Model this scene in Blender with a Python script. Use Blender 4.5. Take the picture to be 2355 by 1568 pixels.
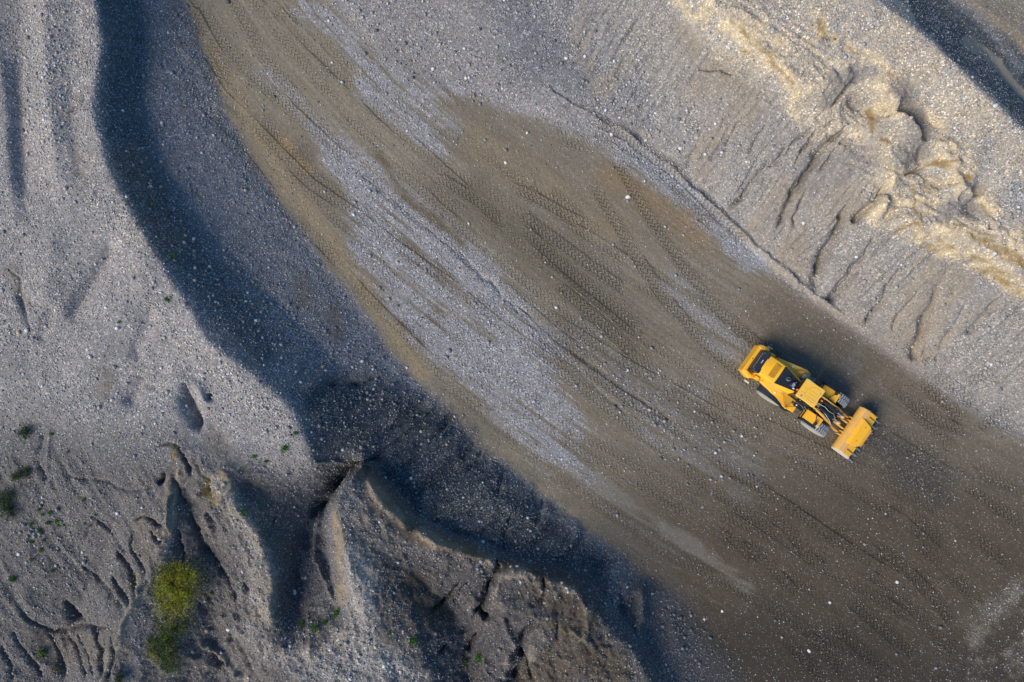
import bpy, bmesh, math, random
import numpy as np
from mathutils import Vector, Matrix
R = math.radians
scene = bpy.context.scene
for o in list(bpy.data.objects):
    bpy.data.objects.remove(o)

# ------------------------------------------------------------------ camera
CAM_H = 46.0
cd = bpy.data.cameras.new('camera')
cam = bpy.data.objects.new('camera', cd)
scene.collection.objects.link(cam)
cam.location = (0, 0, CAM_H)
cam.rotation_euler = (0, 0, 0)
cd.lens = 24.0
cd.sensor_width = 36.0
cd.clip_start = 0.5
cd.clip_end = 5000
scene.camera = cam

# ------------------------------------------------------------------ light
SUN_EL = R(39)
SUN_FROM = Vector((-0.86, -0.50, 0)).normalized()          # where the sun stands, lower left of the pit
w = bpy.data.worlds.new('World')
scene.world = w
w.use_nodes = True
nt = w.node_tree
nt.nodes.clear()
sky = nt.nodes.new('ShaderNodeTexSky')
sky.sky_type = 'NISHITA'
sky.sun_disc = False
sky.sun_elevation = SUN_EL
sky.sun_rotation = math.atan2(SUN_FROM.x, SUN_FROM.y)
sky.ozone_density = 3.0
bg = nt.nodes.new('ShaderNodeBackground')
bg.inputs['Strength'].default_value = 0.11
wo = nt.nodes.new('ShaderNodeOutputWorld')
tint = nt.nodes.new('ShaderNodeMix'); tint.data_type = 'RGBA'; tint.blend_type = 'MULTIPLY'
tint.inputs[0].default_value = 1.0; tint.inputs[7].default_value = (.66, 1.0, 1.16, 1)      # sky light tinted cyan to turn the shade teal
nt.links.new(sky.outputs[0], tint.inputs[6]); nt.links.new(tint.outputs[2], bg.inputs[0])
nt.links.new(bg.outputs[0], wo.inputs[0])
sl = bpy.data.lights.new('sun', 'SUN')
sl.energy = 3.7
sl.angle = R(40)
sl.color = (1.0, 0.84, 0.66)
sun = bpy.data.objects.new('sun', sl)
scene.collection.objects.link(sun)
sd = Vector((-SUN_FROM.x * math.cos(SUN_EL), -SUN_FROM.y * math.cos(SUN_EL), -math.sin(SUN_EL)))
sun.rotation_euler = sd.to_track_quat('-Z', 'Y').to_euler()
sun.location = (-40, -25, 40)

vs = scene.view_settings
vs.view_transform = 'Standard'
vs.look = 'None'
vs.exposure = 0.36
vs.gamma = 1.0
scene.render.engine = 'CYCLES'
scene.cycles.max_bounces = 5

# ------------------------------------------------------------------ helpers
rng = np.random.RandomState(7)
rnd = random.Random(11)
FD = 1569.4                    # lens, in the pixels the survey points below are written in
CX, CY = 1177.0, 784.0
def W(px, py, h=0.0):
    """survey point -> metres"""
    return ((px - CX) / FD * (CAM_H - h), -(py - CY) / FD * (CAM_H - h))

def link(name, me, parent=None):
    o = bpy.data.objects.new(name, me)
    scene.collection.objects.link(o)
    if parent is not None:
        o.parent = parent
    return o
def tag(o, label=None, cat=None, group=None, kind=None):
    if label: o['label'] = label
    if cat: o['category'] = cat
    if group: o['group'] = group
    if kind: o['kind'] = kind
    return o

_tab = rng.rand(8, 256, 256)
def vnoise(x, y, s=0):
    t = _tab[s % 8]
    x = x + 37.3 * s; y = y + 91.7 * s
    xi = np.floor(x).astype(int); yi = np.floor(y).astype(int)
    fx = x - xi; fy = y - yi
    fx = fx * fx * (3 - 2 * fx); fy = fy * fy * (3 - 2 * fy)
    a = t[xi & 255, yi & 255]; b = t[(xi + 1) & 255, yi & 255]
    c = t[xi & 255, (yi + 1) & 255]; d = t[(xi + 1) & 255, (yi + 1) & 255]
    return (a * (1 - fx) + b * fx) * (1 - fy) + (c * (1 - fx) + d * fx) * fy
def fbm(x, y, s=0, o=4, g=0.5):
    r = 0; a = 1; n = 0
    for k in range(o):
        r = r + a * (vnoise(x * 2 ** k, y * 2 ** k, s + k) * 2 - 1); n += a; a *= g
    return r / n
def ridged(x, y, s=0, o=5, g=.55):
    r = 0; a = 1; n = 0
    for k in range(o):
        c_, s_ = math.cos(1.1 * k), math.sin(1.1 * k)
        v = 1 - np.abs(vnoise((x * c_ - y * s_) * 2 ** k, (x * s_ + y * c_) * 2 ** k, s + k) * 2 - 1)
        r = r + a * (v * v - .42); n += a; a *= g
    return r / n
def smooth(a, b, x):
    t = np.clip((x - a) / (b - a), 0, 1)
    return t * t * (3 - 2 * t)

# ------------------------------------------------------------------ terrain: survey lines (x, y, height)
LINES = [
 # crest of the left bank
 [(215,-160,3.9),(218,0,3.9),(236,100,3.9),(207,245,4.0),(250,400,4.2),(330,540,4.4),(420,690,4.5),(480,790,4.5),(580,860,4.4),(660,930,4.2),(700,1010,4.0),(716,1060,3.6)],
 [(300,-160,1.5),(312,0,1.5),(328,150,1.45),(330,250,1.4),(385,400,1.4),(480,530,1.4),(590,650,1.3),(705,755,1.2),(800,860,1.0),(930,975,.9),(1060,1080,.9),(1180,1170,.9),(1310,1270,.8),(1440,1345,.6),(1520,1430,.4)],
 [(380,-160,0.2),(420,0,0.1),(480,130,0),(530,280,0),(640,460,0),(760,640,0),(880,790,0),(1000,920,0),(1100,1030,0),(1230,1130,0),(1370,1230,0),(1480,1310,0),(1590,1400,0),(1690,1500,0),(1760,1720,0)],
 [(560,-160,0),(640,120,0),(900,360,0),(1200,600,0),(1500,840,0),(1800,1000,0),(2150,1200,-.05),(2500,1400,-.05)],
 [(1500,1100,0),(1800,1300,0),(2100,1568,-.05),(2200,1720,-.05)],
 [(820,300,0),(1000,640,0),(1200,900,0),(1450,1120,0)],
 [(1100,380,0),(1450,560,0),(1750,800,0),(2050,950,0),(2354,1150,0),(2500,1200,0)],
 # foot of the right bank
 [(620,-160,0.1),(760,0,0.1),(900,120,.1),(1050,200,.1),(1200,255,.1),(1330,290,.12),(1450,350,.12),(1590,440,.12),(1690,540,.12),(1750,600,.12),(1880,700,.12),(2000,790,.12),(2120,870,.12),(2354,1000,.12),(2520,1080,.12)],
 [(1100,-160,1.0),(1180,0,1.0),(1350,130,1.1),(1480,200,1.3),(1620,300,1.6),(1730,420,1.8)],
 # scarp
 [(1460,-160,3.2),(1510,0,3.2),(1600,90,3.2),(1700,160,3.3),(1790,235,3.4),(1850,275,3.5),(1950,330,3.7),(2000,400,3.8),(2045,470,3.8),(2030,530,3.7),(2100,560,3.8),(2200,600,3.8),(2354,690,3.8),(2520,770,3.8)],
 [(1560,-160,4.9),(1630,0,4.9),(1720,80,5.1),(1800,160,5.3),(1870,205,5.3),(1930,165,5.7),(1995,160,5.8),(2060,225,6.0),(2140,305,6.1),(2195,380,6.0),(2215,440,5.7),(2270,455,5.7),(2300,500,5.7),(2354,555,5.7),(2520,650,5.7)],
 [(1950,235,3.9),(1990,260,4.2),(2060,270,4.2),(2110,340,4.3),(2120,400,4.4),(2150,430,4.3)],
 [(2030,300,4.9),(2060,370,4.9),(2050,430,4.8),(2040,480,4.6)],
 [(2060,510,4.7),(2140,510,4.9),(2230,545,5.0),(2354,620,5.0)],
 [(2230,440,4.6),(2215,490,4.5)],
 # crest of the right bank and the lower ground behind it
 [(1870,-160,7.0),(2000,-10,7.0),(2100,60,7.0),(2200,150,7.0),(2290,240,7.0),(2354,300,7.0),(2520,430,6.9)],
 [(1990,-160,3.0),(2120,-10,3.0),(2190,50,2.9),(2262,110,2.8),(2320,190,2.8),(2385,260,2.8),(2520,370,2.8)],
 [(2060,-160,3.0),(2180,-10,3.0),(2300,90,2.9),(2400,170,2.9),(2520,250,2.9)],
 [(2140,-160,3.4),(2230,0,3.4),(2354,90,3.4),(2520,190,3.4)],
 [(2280,-160,3.4),(2370,0,3.4),(2520,90,3.4)],
 # left edge
 [(-80,-160,3.6),(-40,80,3.9),(0,150,4.0),(12,260,4.0),(22,420,3.9),(40,520,3.7),(55,620,3.5)],
 [(44,-160,3.6),(48,0,3.5),(46,200,3.4),(52,400,3.4),(66,500,3.6)],
 [(95,-160,4.2),(100,0,4.2),(105,200,4.2),(130,400,4.2),(170,520,4.1)],
 [(185,-160,3.8),(170,60,3.8),(160,230,3.8),(185,400,3.9)],
 [(-160,-160,3.3),(-160,400,3.3),(-160,900,3.1),(-160,1300,2.4),(-160,1720,2.0)],
 [(60,830,3.2),(130,770,3.4),(215,650,3.6),(265,560,4.1)],
 [(-40,560,3.4),(60,700,3.5)],
 [(120,560,4.3),(100,680,4.1)],
 [(330,640,4.5),(250,760,4.3),(170,860,4.0)],
 [(430,740,4.4),(360,820,3.9),(300,920,3.6)],
 [(-40,900,3.2),(200,960,3.8),(330,950,4.1),(420,860,4.3)],
 [(450,870,4.1),(470,960,3.9),(520,1020,3.9),(600,1000,4.1),(660,1010,4.0)],
 # lower left ridges
 [(395,1020,4.2),(388,1100,4.2),(388,1190,4.2),(360,1290,4.1),(300,1400,4.0),(250,1500,3.8),(200,1720,3.6)],
 [(270,1190,3.0),(230,1300,2.0),(170,1420,1.4),(110,1720,1.0)],
 [(-40,1080,3.0),(40,1200,2.8),(60,1400,2.3)],
 [(425,1120,3.4),(468,1250,2.6),(490,1400,2.0),(510,1568,1.6),(530,1720,1.5)],
 [(395,1020,4.2),(440,1060,4.2),(505,1085,4.4),(545,1180,4.4),(600,1250,4.4),(627,1340,4.2),(622,1430,3.9),(610,1470,3.6),(650,1500,3.5),(730,1480,3.4),(800,1430,3.6),(835,1400,3.7)],
 [(570,1110,3.3),(640,1150,2.8),(690,1120,2.2)],
 [(930,1000,.9),(880,1045,1.1),(790,1090,1.2),(735,1150,1.2),(700,1250,1.3),(675,1350,1.5),(690,1420,2.1)],
 [(830,1074,4.1),(790,1110,4.2),(765,1180,4.4),(795,1270,4.5),(805,1330,4.4),(835,1400,4.2)],
 [(880,1260,3.5),(900,1330,3.3),(950,1440,3.2),(990,1568,3.1),(1000,1720,3.1)],
 [(745,1230,1.5),(760,1330,1.8),(770,1400,2.4)],
 [(830,1074,4.1),(870,1130,3.9),(930,1200,3.6),(1020,1252,3.4),(1130,1290,3.3),(1145,1310,2.6),(1210,1310,3.3),(1330,1352,3.3),(1395,1440,3.1),(1460,1500,2.9),(1510,1600,2.7),(1560,1720,2.5)],
 [(850,1060,1.4),(908,1122,1.3),(962,1190,1.3),(1052,1232,1.3),(1160,1268,1.3),(1230,1280,1.3),(1348,1322,1.2),(1425,1400,1.1),(1478,1475,1.0),(1540,1520,.9),(1610,1720,.6)],
 [(935,1310,2.9),(985,1350,2.0),(1030,1395,1.4),(1070,1450,1.1),(1080,1568,1.0),(1070,1720,1.0)],
 [(850,1430,3.7),(900,1568,3.6),(900,1720,3.6)],
 [(640,1540,3.4),(720,1568,3.3),(740,1720,3.2)],
 [(1150,1395,3.2),(1250,1425,3.5),(1330,1470,3.3),(1400,1590,2.9),(1420,1720,2.7)],
 [(1160,1440,2.6),(1200,1568,1.9),(1200,1720,1.9)],
]
CELL = 0.125
X0, X1, Y0, Y1 = -40.0, 40.0, -28.0, 28.0
def raster(cell):
    nx = int(round((X1 - X0) / cell)) + 1; ny = int(round((Y1 - Y0) / cell)) + 1
    s = np.zeros((ny, nx)); c = np.zeros((ny, nx))
    for L in LINES:
        for (a, b) in zip(L[:-1], L[1:]):
            ax, ay = W(*a); bx, by = W(*b)
            n = max(2, int(math.hypot(bx - ax, by - ay) / (cell * .4)))
            t = np.linspace(0, 1, n)
            x = ax + (bx - ax) * t; y = ay + (by - ay) * t; h = a[2] + (b[2] - a[2]) * t
            i = np.round((x - X0) / cell).astype(int); j = np.round((y - Y0) / cell).astype(int)
            ok = (i >= 0) & (i < nx) & (j >= 0) & (j < ny)
            np.add.at(s, (j[ok], i[ok]), h[ok]); np.add.at(c, (j[ok], i[ok]), 1)
    m = c > 0
    s[m] /= c[m]
    return s, m
def resample(g, ny, nx):
    jy = np.linspace(0, g.shape[0] - 1, ny); ix = np.linspace(0, g.shape[1] - 1, nx)
    j0 = np.minimum(jy.astype(int), g.shape[0] - 2); i0 = np.minimum(ix.astype(int), g.shape[1] - 2)
    fy = (jy - j0)[:, None]; fx = (ix - i0)[None, :]
    return (g[j0][:, i0] * (1 - fy) * (1 - fx) + g[j0 + 1][:, i0] * fy * (1 - fx) +
            g[j0][:, i0 + 1] * (1 - fy) * fx + g[j0 + 1][:, i0 + 1] * fy * fx)
H = None
for cell, it in ((4.0, 200), (2.0, 200), (1.0, 200), (0.5, 150), (0.25, 100), (0.125, 50)):
    s, m = raster(cell)
    H = np.full(s.shape, 2.0) if H is None else resample(H, *s.shape)
    H[m] = s[m]
    for _ in range(it):
        P = np.pad(H, 1, mode='edge')
        H = (P[:-2, 1:-1] + P[2:, 1:-1] + P[1:-1, :-2] + P[1:-1, 2:]) / 4
        H[m] = s[m]
for _ in range(3):
    P = np.pad(H, 1, mode='edge')
    H = .4 * H + .15 * (P[:-2, 1:-1] + P[2:, 1:-1] + P[1:-1, :-2] + P[1:-1, 2:])
def base_h(x, y):
    """bilinear read of the solved ground; beyond the survey it rolls on from the edge value"""
    xc = np.clip(x, X0, X1 - 1e-4); yc = np.clip(y, Y0, Y1 - 1e-4)
    u = (xc - X0) / CELL; v = (yc - Y0) / CELL
    i = np.minimum(u.astype(int), H.shape[1] - 2); j = np.minimum(v.astype(int), H.shape[0] - 2)
    fx = u - i; fy = v - j
    return (H[j, i] * (1 - fx) + H[j, i + 1] * fx) * (1 - fy) + (H[j + 1, i] * (1 - fx) + H[j + 1, i + 1] * fx) * fy

# grid: 9 cm inside the survey, growing towards the horizon outside it
STEP = 0.072
def axis(a, b):
    core = np.arange(a, b + 1e-6, STEP)
    out = []; d = STEP; p = 0
    while p < 900:
        d *= 1.22; p += d; out.append(p)
    out = np.array(out)
    return np.concatenate([(core[0] - out)[::-1], core, core[-1] + out])
gx = axis(-37.5, 37.5); gy = axis(-26.0, 26.0)
GX, GY = np.meshgrid(gx, gy)
NY, NX = GX.shape
x = GX.ravel(); y = GY.ravel()
h = base_h(x, y)
px = CX + x * FD / (CAM_H - h)
py = CY - y * FD / (CAM_H - h)
# organic wobble of every boundary
wx = px + 16 * fbm(x * .35, y * .35, 1, 4) + 5 * fbm(x * 1.7, y * 1.7, 2, 3)
wy = py + 16 * fbm(x * .35, y * .35, 4, 4) + 5 * fbm(x * 1.7, y * 1.7, 5, 3)
wx3 = px + 9 * fbm(x * .9, y * .9, 1, 4, .6); wy3 = py + 9 * fbm(x * .9, y * .9, 4, 4, .6)
wx2 = px + 5 * fbm(x * .7, y * .7, 1, 4); wy2 = py + 5 * fbm(x * .7, y * .7, 4, 4)

def dist(L, X, Y, pad):
    """distance to a polyline, arc position and side, computed only near it"""
    L = [p[:2] for p in L]
    if len(L) == 1: L = [L[0], (L[0][0] + .01, L[0][1])]
    xs = [p[0] for p in L]; ys = [p[1] for p in L]
    idx = np.nonzero((X > min(xs) - pad) & (X < max(xs) + pad) & (Y > min(ys) - pad) & (Y < max(ys) + pad))[0]
    D = np.full(idx.size, 1e9); U = np.zeros(idx.size); V = np.zeros(idx.size); acc = 0
    xx = X[idx]; yy = Y[idx]
    for (a, b) in zip(L[:-1], L[1:]):
        dx, dy = b[0] - a[0], b[1] - a[1]; l = math.hypot(dx, dy)
        t = np.clip(((xx - a[0]) * dx + (yy - a[1]) * dy) / (l * l), 0, 1)
        ex = xx - a[0] - t * dx; ey = yy - a[1] - t * dy
        d = np.hypot(ex, ey); k = d < D
        D[k] = d[k]; U[k] = (acc + t * l)[k]; V[k] = ((dx * ey - dy * ex) / l)[k]
        acc += l
    return idx, D, U, V, acc
def stroke(L, wd, f=None, X=None, Y=None):
    f = wd if f is None else f
    idx, D, U, V, n = dist(L, wx if X is None else X, wy if Y is None else Y, wd + f)
    m = np.zeros(x.size); m[idx] = 1 - smooth(wd - f * .5, wd + f * .5, D)
    return m
def poly(L, f):
    X, Y = wx, wy
    ins = np.zeros(x.size, bool)
    Q = L + [L[0]]
    for (a, b) in zip(Q[:-1], Q[1:]):
        if a[1] == b[1]: continue
        c = ((a[1] > Y) != (b[1] > Y)) & (X < (b[0] - a[0]) * (Y - a[1]) / (b[1] - a[1]) + a[0])
        ins ^= c
    idx, D, U, V, n = dist(Q, X, Y, f)
    sd_ = np.where(ins, 1e9, -1e9); sd_[idx] = np.where(ins[idx], D, -D)
    return smooth(-f * .5, f * .5, sd_)

# -------- relief: gullies (negative) and small ridges (positive)
def carve(L, wd, dep, taper=True, asym=0):
    global h
    idx, D, U, V, n = dist(L, wx3, wy3, wd * 3.4)
    wv = wd * (.45 + .8 * vnoise(x[idx] * .8, y[idx] * .8, 6)) * (.5 + .8 * smooth(0, .5 * n + 1, U))
    prof = np.where(dep < 0 and wd < 14, np.exp(-(np.where(V > 0, D, D * 1.7) / wv) ** 1.35), np.exp(-(D / wd) ** 2))
    if taper: prof = prof * smooth(0, .18 * n + 1, U) * (1 - smooth(.8 * n, n, U)) if taper != 'head' else prof * (1 - smooth(.6 * n, n, U))
    jag = (.55 + .9 * vnoise(x[idx] * 1.3, y[idx] * 1.3, 2)) if wd < 14 else .6
    h[idx] += dep * prof * jag
def S(L):  # points read in source pixels
    return [(a / 1.0875, b / 1.0875) for a, b in L]
for L, wd, dp in [
  (S([(1857,288),(1835,329),(1817,372),(1773,402)]), 7, -.28),
  (S([(1974,347),(1948,394),(1901,438),(1857,493),(1815,530)]), 9, -.42),
  (S([(2138,299),(2069,354),(2036,420),(1992,475),(1970,526),(1935,590)]), 9, -.55),
  (S([(2226,450),(2204,493),(2164,526),(2124,560)]), 10, -.6),
  (S([(2124,500),(2109,555),(2083,600),(2065,643),(2050,690),(2033,745)]), 12, -.7),
  (S([(2193,581),(2156,661),(2102,734),(2054,762)]), 9, -.45),
  (S([(2259,665),(2226,727),(2189,778),(2160,822)]), 7, -.42),
  (S([(2361,700),(2335,753),(2321,807),(2303,862),(2286,910)]), 11, -.6),
  (S([(2511,738),(2460,796),(2412,848)]), 9, -.3),
  (S([(2350,340),(2330,390),(2300,420),(2250,445)]), 4, -.35),

  (S([(2370,460),(2408,452)]), 5, -.35),
  (S([(2395,500),(2430,480)]), 8, -.3),
  (S([(2480,555),(2476,575)]), 5, -.5),
  (S([(2100,290),(2040,330),(2000,400)]), 4, -.22), (S([(2120,330),(2080,390),(2050,440)]), 4, -.22), (S([(2090,300),(2015,360),(1985,420)]), 3, -.18), (S([(2060,300),(1990,350),(1950,400)]), 4, -.2),
  (S([(1900,440),(1870,480),(1850,510)]), 6, -.3), (S([(2030,450),(2000,520),(1985,570)]), 5, -.25), (S([(2180,620),(2120,690),(2080,740)]), 5, -.25), (S([(2300,720),(2260,780),(2230,840)]), 5, -.2),
  (S([(2420,760),(2380,830),(2350,880)]), 6, -.2), (S([(1930,300),(1890,350),(1870,390)]), 5, -.2), (S([(1760,330),(1730,390),(1720,430)]), 6, -.18), (S([(1740,170),(1790,175),(1850,180)]), 3, -.2),
  (S([(2075,265),(2130,200),(2160,180)]), 6, -.35),
  (S([(1900,240),(1930,270),(1990,235)]), 6, .18),
  (S([(1765,175),(1810,170),(1850,175)]), 3, -.12),
  # berm thrown up along the right foot of the haul road
  (S([(1440,265),(1560,330),(1660,405),(1740,480),(1810,545),(1890,625),(2040,745),(2170,835)]), 6, .28),
  (S([(1450,250),(1570,315),(1675,390),(1755,465),(1830,535)]), 5, -.05),
  (S([(1350,215),(1480,290),(1560,340)]), 4, .15),
  (S([(1270,120),(1390,230),(1500,300)]), 4, -.04),
  # left bank
  ([(265,540),(225,620),(180,700),(150,740)], 16, -.4), ([(120,700),(90,800)], 16, -.3),
  ([(340,860),(310,900),(290,940)], 15, -.25), ([(420,870),(430,920),(448,960),(458,1000)], 12, -.75),
  ([(445,870),(480,935)], 10, .25), ([(475,925),(480,905)], 8, -.4),
  ([(0,605),(40,640),(48,690),(70,790)], 6, -.2),
  ([(95,980),(85,1060),(110,1120)], 6, -.22),([(110,980),(110,1100)], 5, .12),
  ([(310,540),(290,600)], 14, -.1), ([(350,700),(300,830)], 18, -.35), ([(380,830),(340,900)], 14, -.25), ([(150,260),(190,240),(200,215)], 4, -.12),
  # lower left clay: cracks and rills
  ([(350,1030),(390,1016),(412,1030),(422,1055),(440,1100)], 4, -.4),
  ([(385,1085),(365,1120)], 5, -.55), ([(395,1095),(420,1140),(432,1160)], 6, -.55),
  ([(390,1130),(384,1190),(392,1240)], 5, .3), ([(440,1060),(480,1110),(470,1150)], 5, -.15),
  ([(430,1160),(455,1230),(500,1300),(540,1350)], 7, -.35), ([(470,1170),(500,1230)], 5, -.25),
  ([(400,1200),(410,1260),(420,1300)], 6, -.4), ([(300,1200),(330,1190),(372,1215)], 4, -.4),
  ([(268,1260),(290,1300),(305,1350),(312,1385)], 8, -.85), ([(255,1320),(290,1390),(305,1400)], 6, -.5),
  ([(305,1220),(300,1250),(325,1300),(335,1330)], 4, -.35), ([(345,1215),(360,1240),(372,1250)], 4, -.3),
  ([(180,1290),(240,1350),(290,1420)], 6, -.4), ([(140,1370),(200,1440),(240,1470)], 7, -.5),
  ([(30,1380),(70,1430),(110,1450),(180,1440),(280,1445)], 5, -.35), ([(100,1450),(130,1500),(150,1568)], 5, -.4),
  ([(150,1450),(175,1500),(200,1568)], 4, -.35), ([(175,1450),(200,1510),(215,1568)], 4, -.35),
  ([(215,1450),(235,1500),(225,1568)], 6, -.5), ([(255,1450),(262,1500),(240,1568)], 4, -.35),
  ([(20,1440),(60,1500),(100,1568)], 5, -.3), ([(0,1480),(30,1568)], 5, -.3), ([(200,1180),(270,1240),(300,1290)], 4, -.2),
  ([(130,1090),(220,1100),(290,1130),(380,1120)], 5, -.16), ([(220,1190),(190,1250)], 4, -.15),
  ([(330,1330),(300,1400),(262,1490)], 7, .35), ([(440,1470),(500,1500),(560,1568)], 7, .5), ([(470,1480),(520,1540)], 10, -.4),
  ([(520,1440),(560,1500),(590,1560)], 8, -.2), ([(560,1330),(590,1400),(600,1440)], 7, -.2), ([(530,1290),(560,1350)], 6, -.2),
  ([(450,1240),(520,1330),(560,1420)], 5, -.2), ([(640,1180),(600,1260)], 6, -.2), ([(510,1130),(520,1180),(560,1200)], 7, -.2),
  # the notch between the ridges and the scarp behind it
  ([(870,1050),(815,1070),(775,1110),(745,1160),(722,1200)], 9, -1.2), ([(720,1060),(760,1064),(795,1066)], 4, .25),
  ([(700,1250),(700,1340)], 12, .4), ([(640,1300),(640,1420)], 14, -.35), ([(735,1160),(725,1280),(775,1400)], 6, .45), ([(770,1190),(785,1290),(790,1350)], 9, -.35),
  ([(1060,1330),(1020,1385),(990,1410)], 5, -.4), ([(1075,1330),(1040,1390)], 4, -.3),
  ([(1138,1275),(1148,1310),(1126,1350),(1112,1395),(1085,1425)], 9, -.8), ([(1110,1400),(1125,1430)], 8, -.9),
  ([(1140,1400),(1160,1430),(1190,1500)], 8, .35), ([(1240,1420),(1208,1465),(1200,1515),(1172,1600)], 12, -.8), ([(1255,1320),(1250,1400)], 5, -.3),
  ([(1285,1430),(1282,1480)], 5, -.4), ([(1300,1440),(1350,1470),(1390,1520)], 5, .25), ([(1200,1500),(1220,1568)], 8, -.6),
  ([(1000,1510),(1030,1480)], 5, -.35), ([(1100,1450),(1075,1500)], 9, -.5), ([(1330,1360),(1345,1400),(1350,1480)], 6, .2),
  ([(1480,1330),(1470,1400),(1466,1470),(1470,1520)], 13, .55), ([(1390,1330),(1395,1420)], 14, .35), ([(1430,1340),(1435,1430)], 8, -.3), ([(1540,1400),(1570,1520)], 14, .25),
  ([(880,870),(820,880),(720,895)], 10, -.3), ([(1040,960),(1000,1000),(940,1040)], 6, -.25), ([(1090,1010),(1060,1070)], 6, -.25),
  ([(1110,1030),(1080,1090)], 6, -.22), ([(1000,930),(920,975),(880,985)], 6, -.22), ([(1160,1080),(1140,1140)], 6, -.2),
  ([(1250,1140),(1230,1240)], 7, -.2), ([(1010,1150),(1000,1230)], 10, -.15), ([(1180,1180),(1150,1280)], 7, -.3),
  # ruts of the haul road
  (S([(900,440),(1080,580),(1260,740),(1480,900)]), 5, -.06),
  (S([(1080,560),(1250,730),(1420,900)]), 5, -.08), (S([(1220,690),(1380,840),(1600,1000),(1760,1120)]), 5, -.07),
  (S([(1300,800),(1480,960),(1640,1100)]), 5, -.05),
]:
    carve(L, wd, dp * (1.5 if dp < 0 and (L[0][0] > 1560 and L[0][1] < 800) else 1.25 if dp < 0 else 1))
# rilled slopes: grooves that run down the bank
def along(ax_, ay_, fu, fv, s):
    u = x * ax_ + y * ay_; v = -x * ay_ + y * ax_
    v = v + .5 * fbm(x * .25, y * .25, s + 3, 2)
    return 1 - np.abs(fbm(u * fu, v * fv, s, 3, .55)) * 2.2
m_right = poly([(1250,-100),(1540,-60),(1640,100),(1850,280),(2020,420),(2060,540),(2354,700),(2520,800),(2520,1060),(2354,980),(2120,860),(1880,690),(1700,530),(1560,400),(1380,270)], 60)
m_scarp = poly([(1500,-100),(1700,-60),(1900,80),(2080,200),(2220,360),(2330,500),(2520,620),(2520,790),(2354,690),(2200,610),(2040,540),(1980,400),(1800,260),(1600,90)], 40)
m_talus = poly([(230,-100),(400,-100),(500,250),(640,460),(880,790),(1100,1030),(1370,1230),(1560,1400),(1400,1400),(1150,1280),(900,1130),(716,1060),(660,930),(480,790),(330,540),(215,245)], 30)
m_clay = poly([(-100,1050),(150,1050),(380,1080),(390,1250),(300,1450),(240,1720),(-100,1720)], 60)
m_low = poly([(390,1010),(500,1080),(630,1340),(800,1430),(830,1080),(1140,1290),(1330,1350),(1560,1720),(520,1720),(380,1720),(260,1720),(390,1280)], 40)
m_road = poly([(400,-160),(700,-160),(760,0),(1050,200),(1330,290),(1590,440),(1750,600),(2000,790),(2354,1000),(2600,1080),(2600,1800),(1700,1800),(1560,1400),(1370,1230),(1100,1030),(880,790),(640,460),(480,130)], 40)
gr = along(.55, .83, .16, 1.1, 0)
gr2 = along(.55, .83, .09, 2.4, 2)
h += m_right * .11 * (gr2 - .6) * smooth(.3, 1.4, base_h(x, y))
h += m_right * .16 * ridged(x * .4, y * .4, 5, 5, .55) * smooth(.3, 1.5, base_h(x, y))
h += m_right * .24 * smooth(-.3, .3, fbm(x * .15, y * .15, 7, 2)) * (gr - .6) * smooth(.1, 1.2, base_h(x, y))
h += m_scarp * (.34 * ridged(x * .8 + .5 * fbm(x * .4, y * .4, 1, 3), y * .8, 2, 6, .68) + .06 * ridged(x * 3.2, y * 3.2, 5, 3) + .12 * fbm(x * 1.6, y * 1.6, 4, 5, .68)) + m_scarp * .09 * (along(.8, -.55, .25, 1.8, 3) - .5)
h += m_talus * .07 * (along(.86, .5, .18, 1.5, 4) - .5)
h += m_clay * .20 * ridged(x * .5, y * .5, 3, 5, .55)
h += m_clay * .10 * (along(.5, -.86, .2, 1.2, 5) - .6)
h += m_low * (.55 * ridged(x * .42 + .5 * fbm(x * .4, y * .4, 1, 3), y * .42, 6, 6, .58) + .08 * fbm(x * 1.6, y * 1.6, 2, 4, .6)) + m_low * .07 * (along(.4, -.9, .25, 1.6, 1) - .5)
m_rug = poly([(380,1010),(500,1050),(620,1040),(720,1070),(860,1060),(960,1200),(1140,1290),(1340,1340),(1430,1420),(1560,1720),(180,1720),(300,1400),(380,1200)], 50)
h += m_rug * (.42 * ridged(x * .62 + .6 * fbm(x * .5, y * .5, 1, 3), y * .62 + .4 * fbm(x * .5, y * .5, 4, 3), 4, 6, .66) - .05)
m_fing = poly([(700,860),(820,850),(1000,930),(1150,1060),(1330,1200),(1480,1330),(1500,1420),(1400,1420),(1300,1300),(1000,1230),(860,1060),(740,1000)], 70)
h += m_fing * (.55 * (along(.80, .60, .13, .55, 6) - .55) + .22 * ridged(x * .9, y * .9, 2, 4, .6))
h += m_talus * .16 * ridged(x * .5, y * .5, 1, 5, .62)
rest = 1 - m_road
h += rest * (.10 * fbm(x * .45, y * .45, 3, 4) + .045 * fbm(x * 2.2, y * 2.2, 5, 4, .6))
h += m_road * (.025 * fbm(x * .5, y * .5, 1, 3) + .006 * fbm(x * 4, y * 4, 5, 2))
far = smooth(36, 120, np.maximum(np.abs(x) , np.abs(y) * 1.3))
h += far * (3.0 * fbm(x * .02, y * .02, 2, 4) + 1.0)

# -------- what the ground is made of (linear colours), some light and shade painted in
def C(*a): return np.array(a, float)
col = np.tile(C(.232, .220, .214), (x.size, 1))
grav = np.full(x.size, .75)                     # how stony
def paint(m, c, g=None, k=1.0):
    global col, grav
    m = (m * k)[:, None]
    col = col * (1 - m) + c * m
    if g is not None: grav = grav * (1 - m[:, 0]) + g * m[:, 0]
# slow drift of the grey gravel
n1 = fbm(x * .12, y * .12, 2, 4)
col *= (1 + .16 * n1)[:, None]
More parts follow.
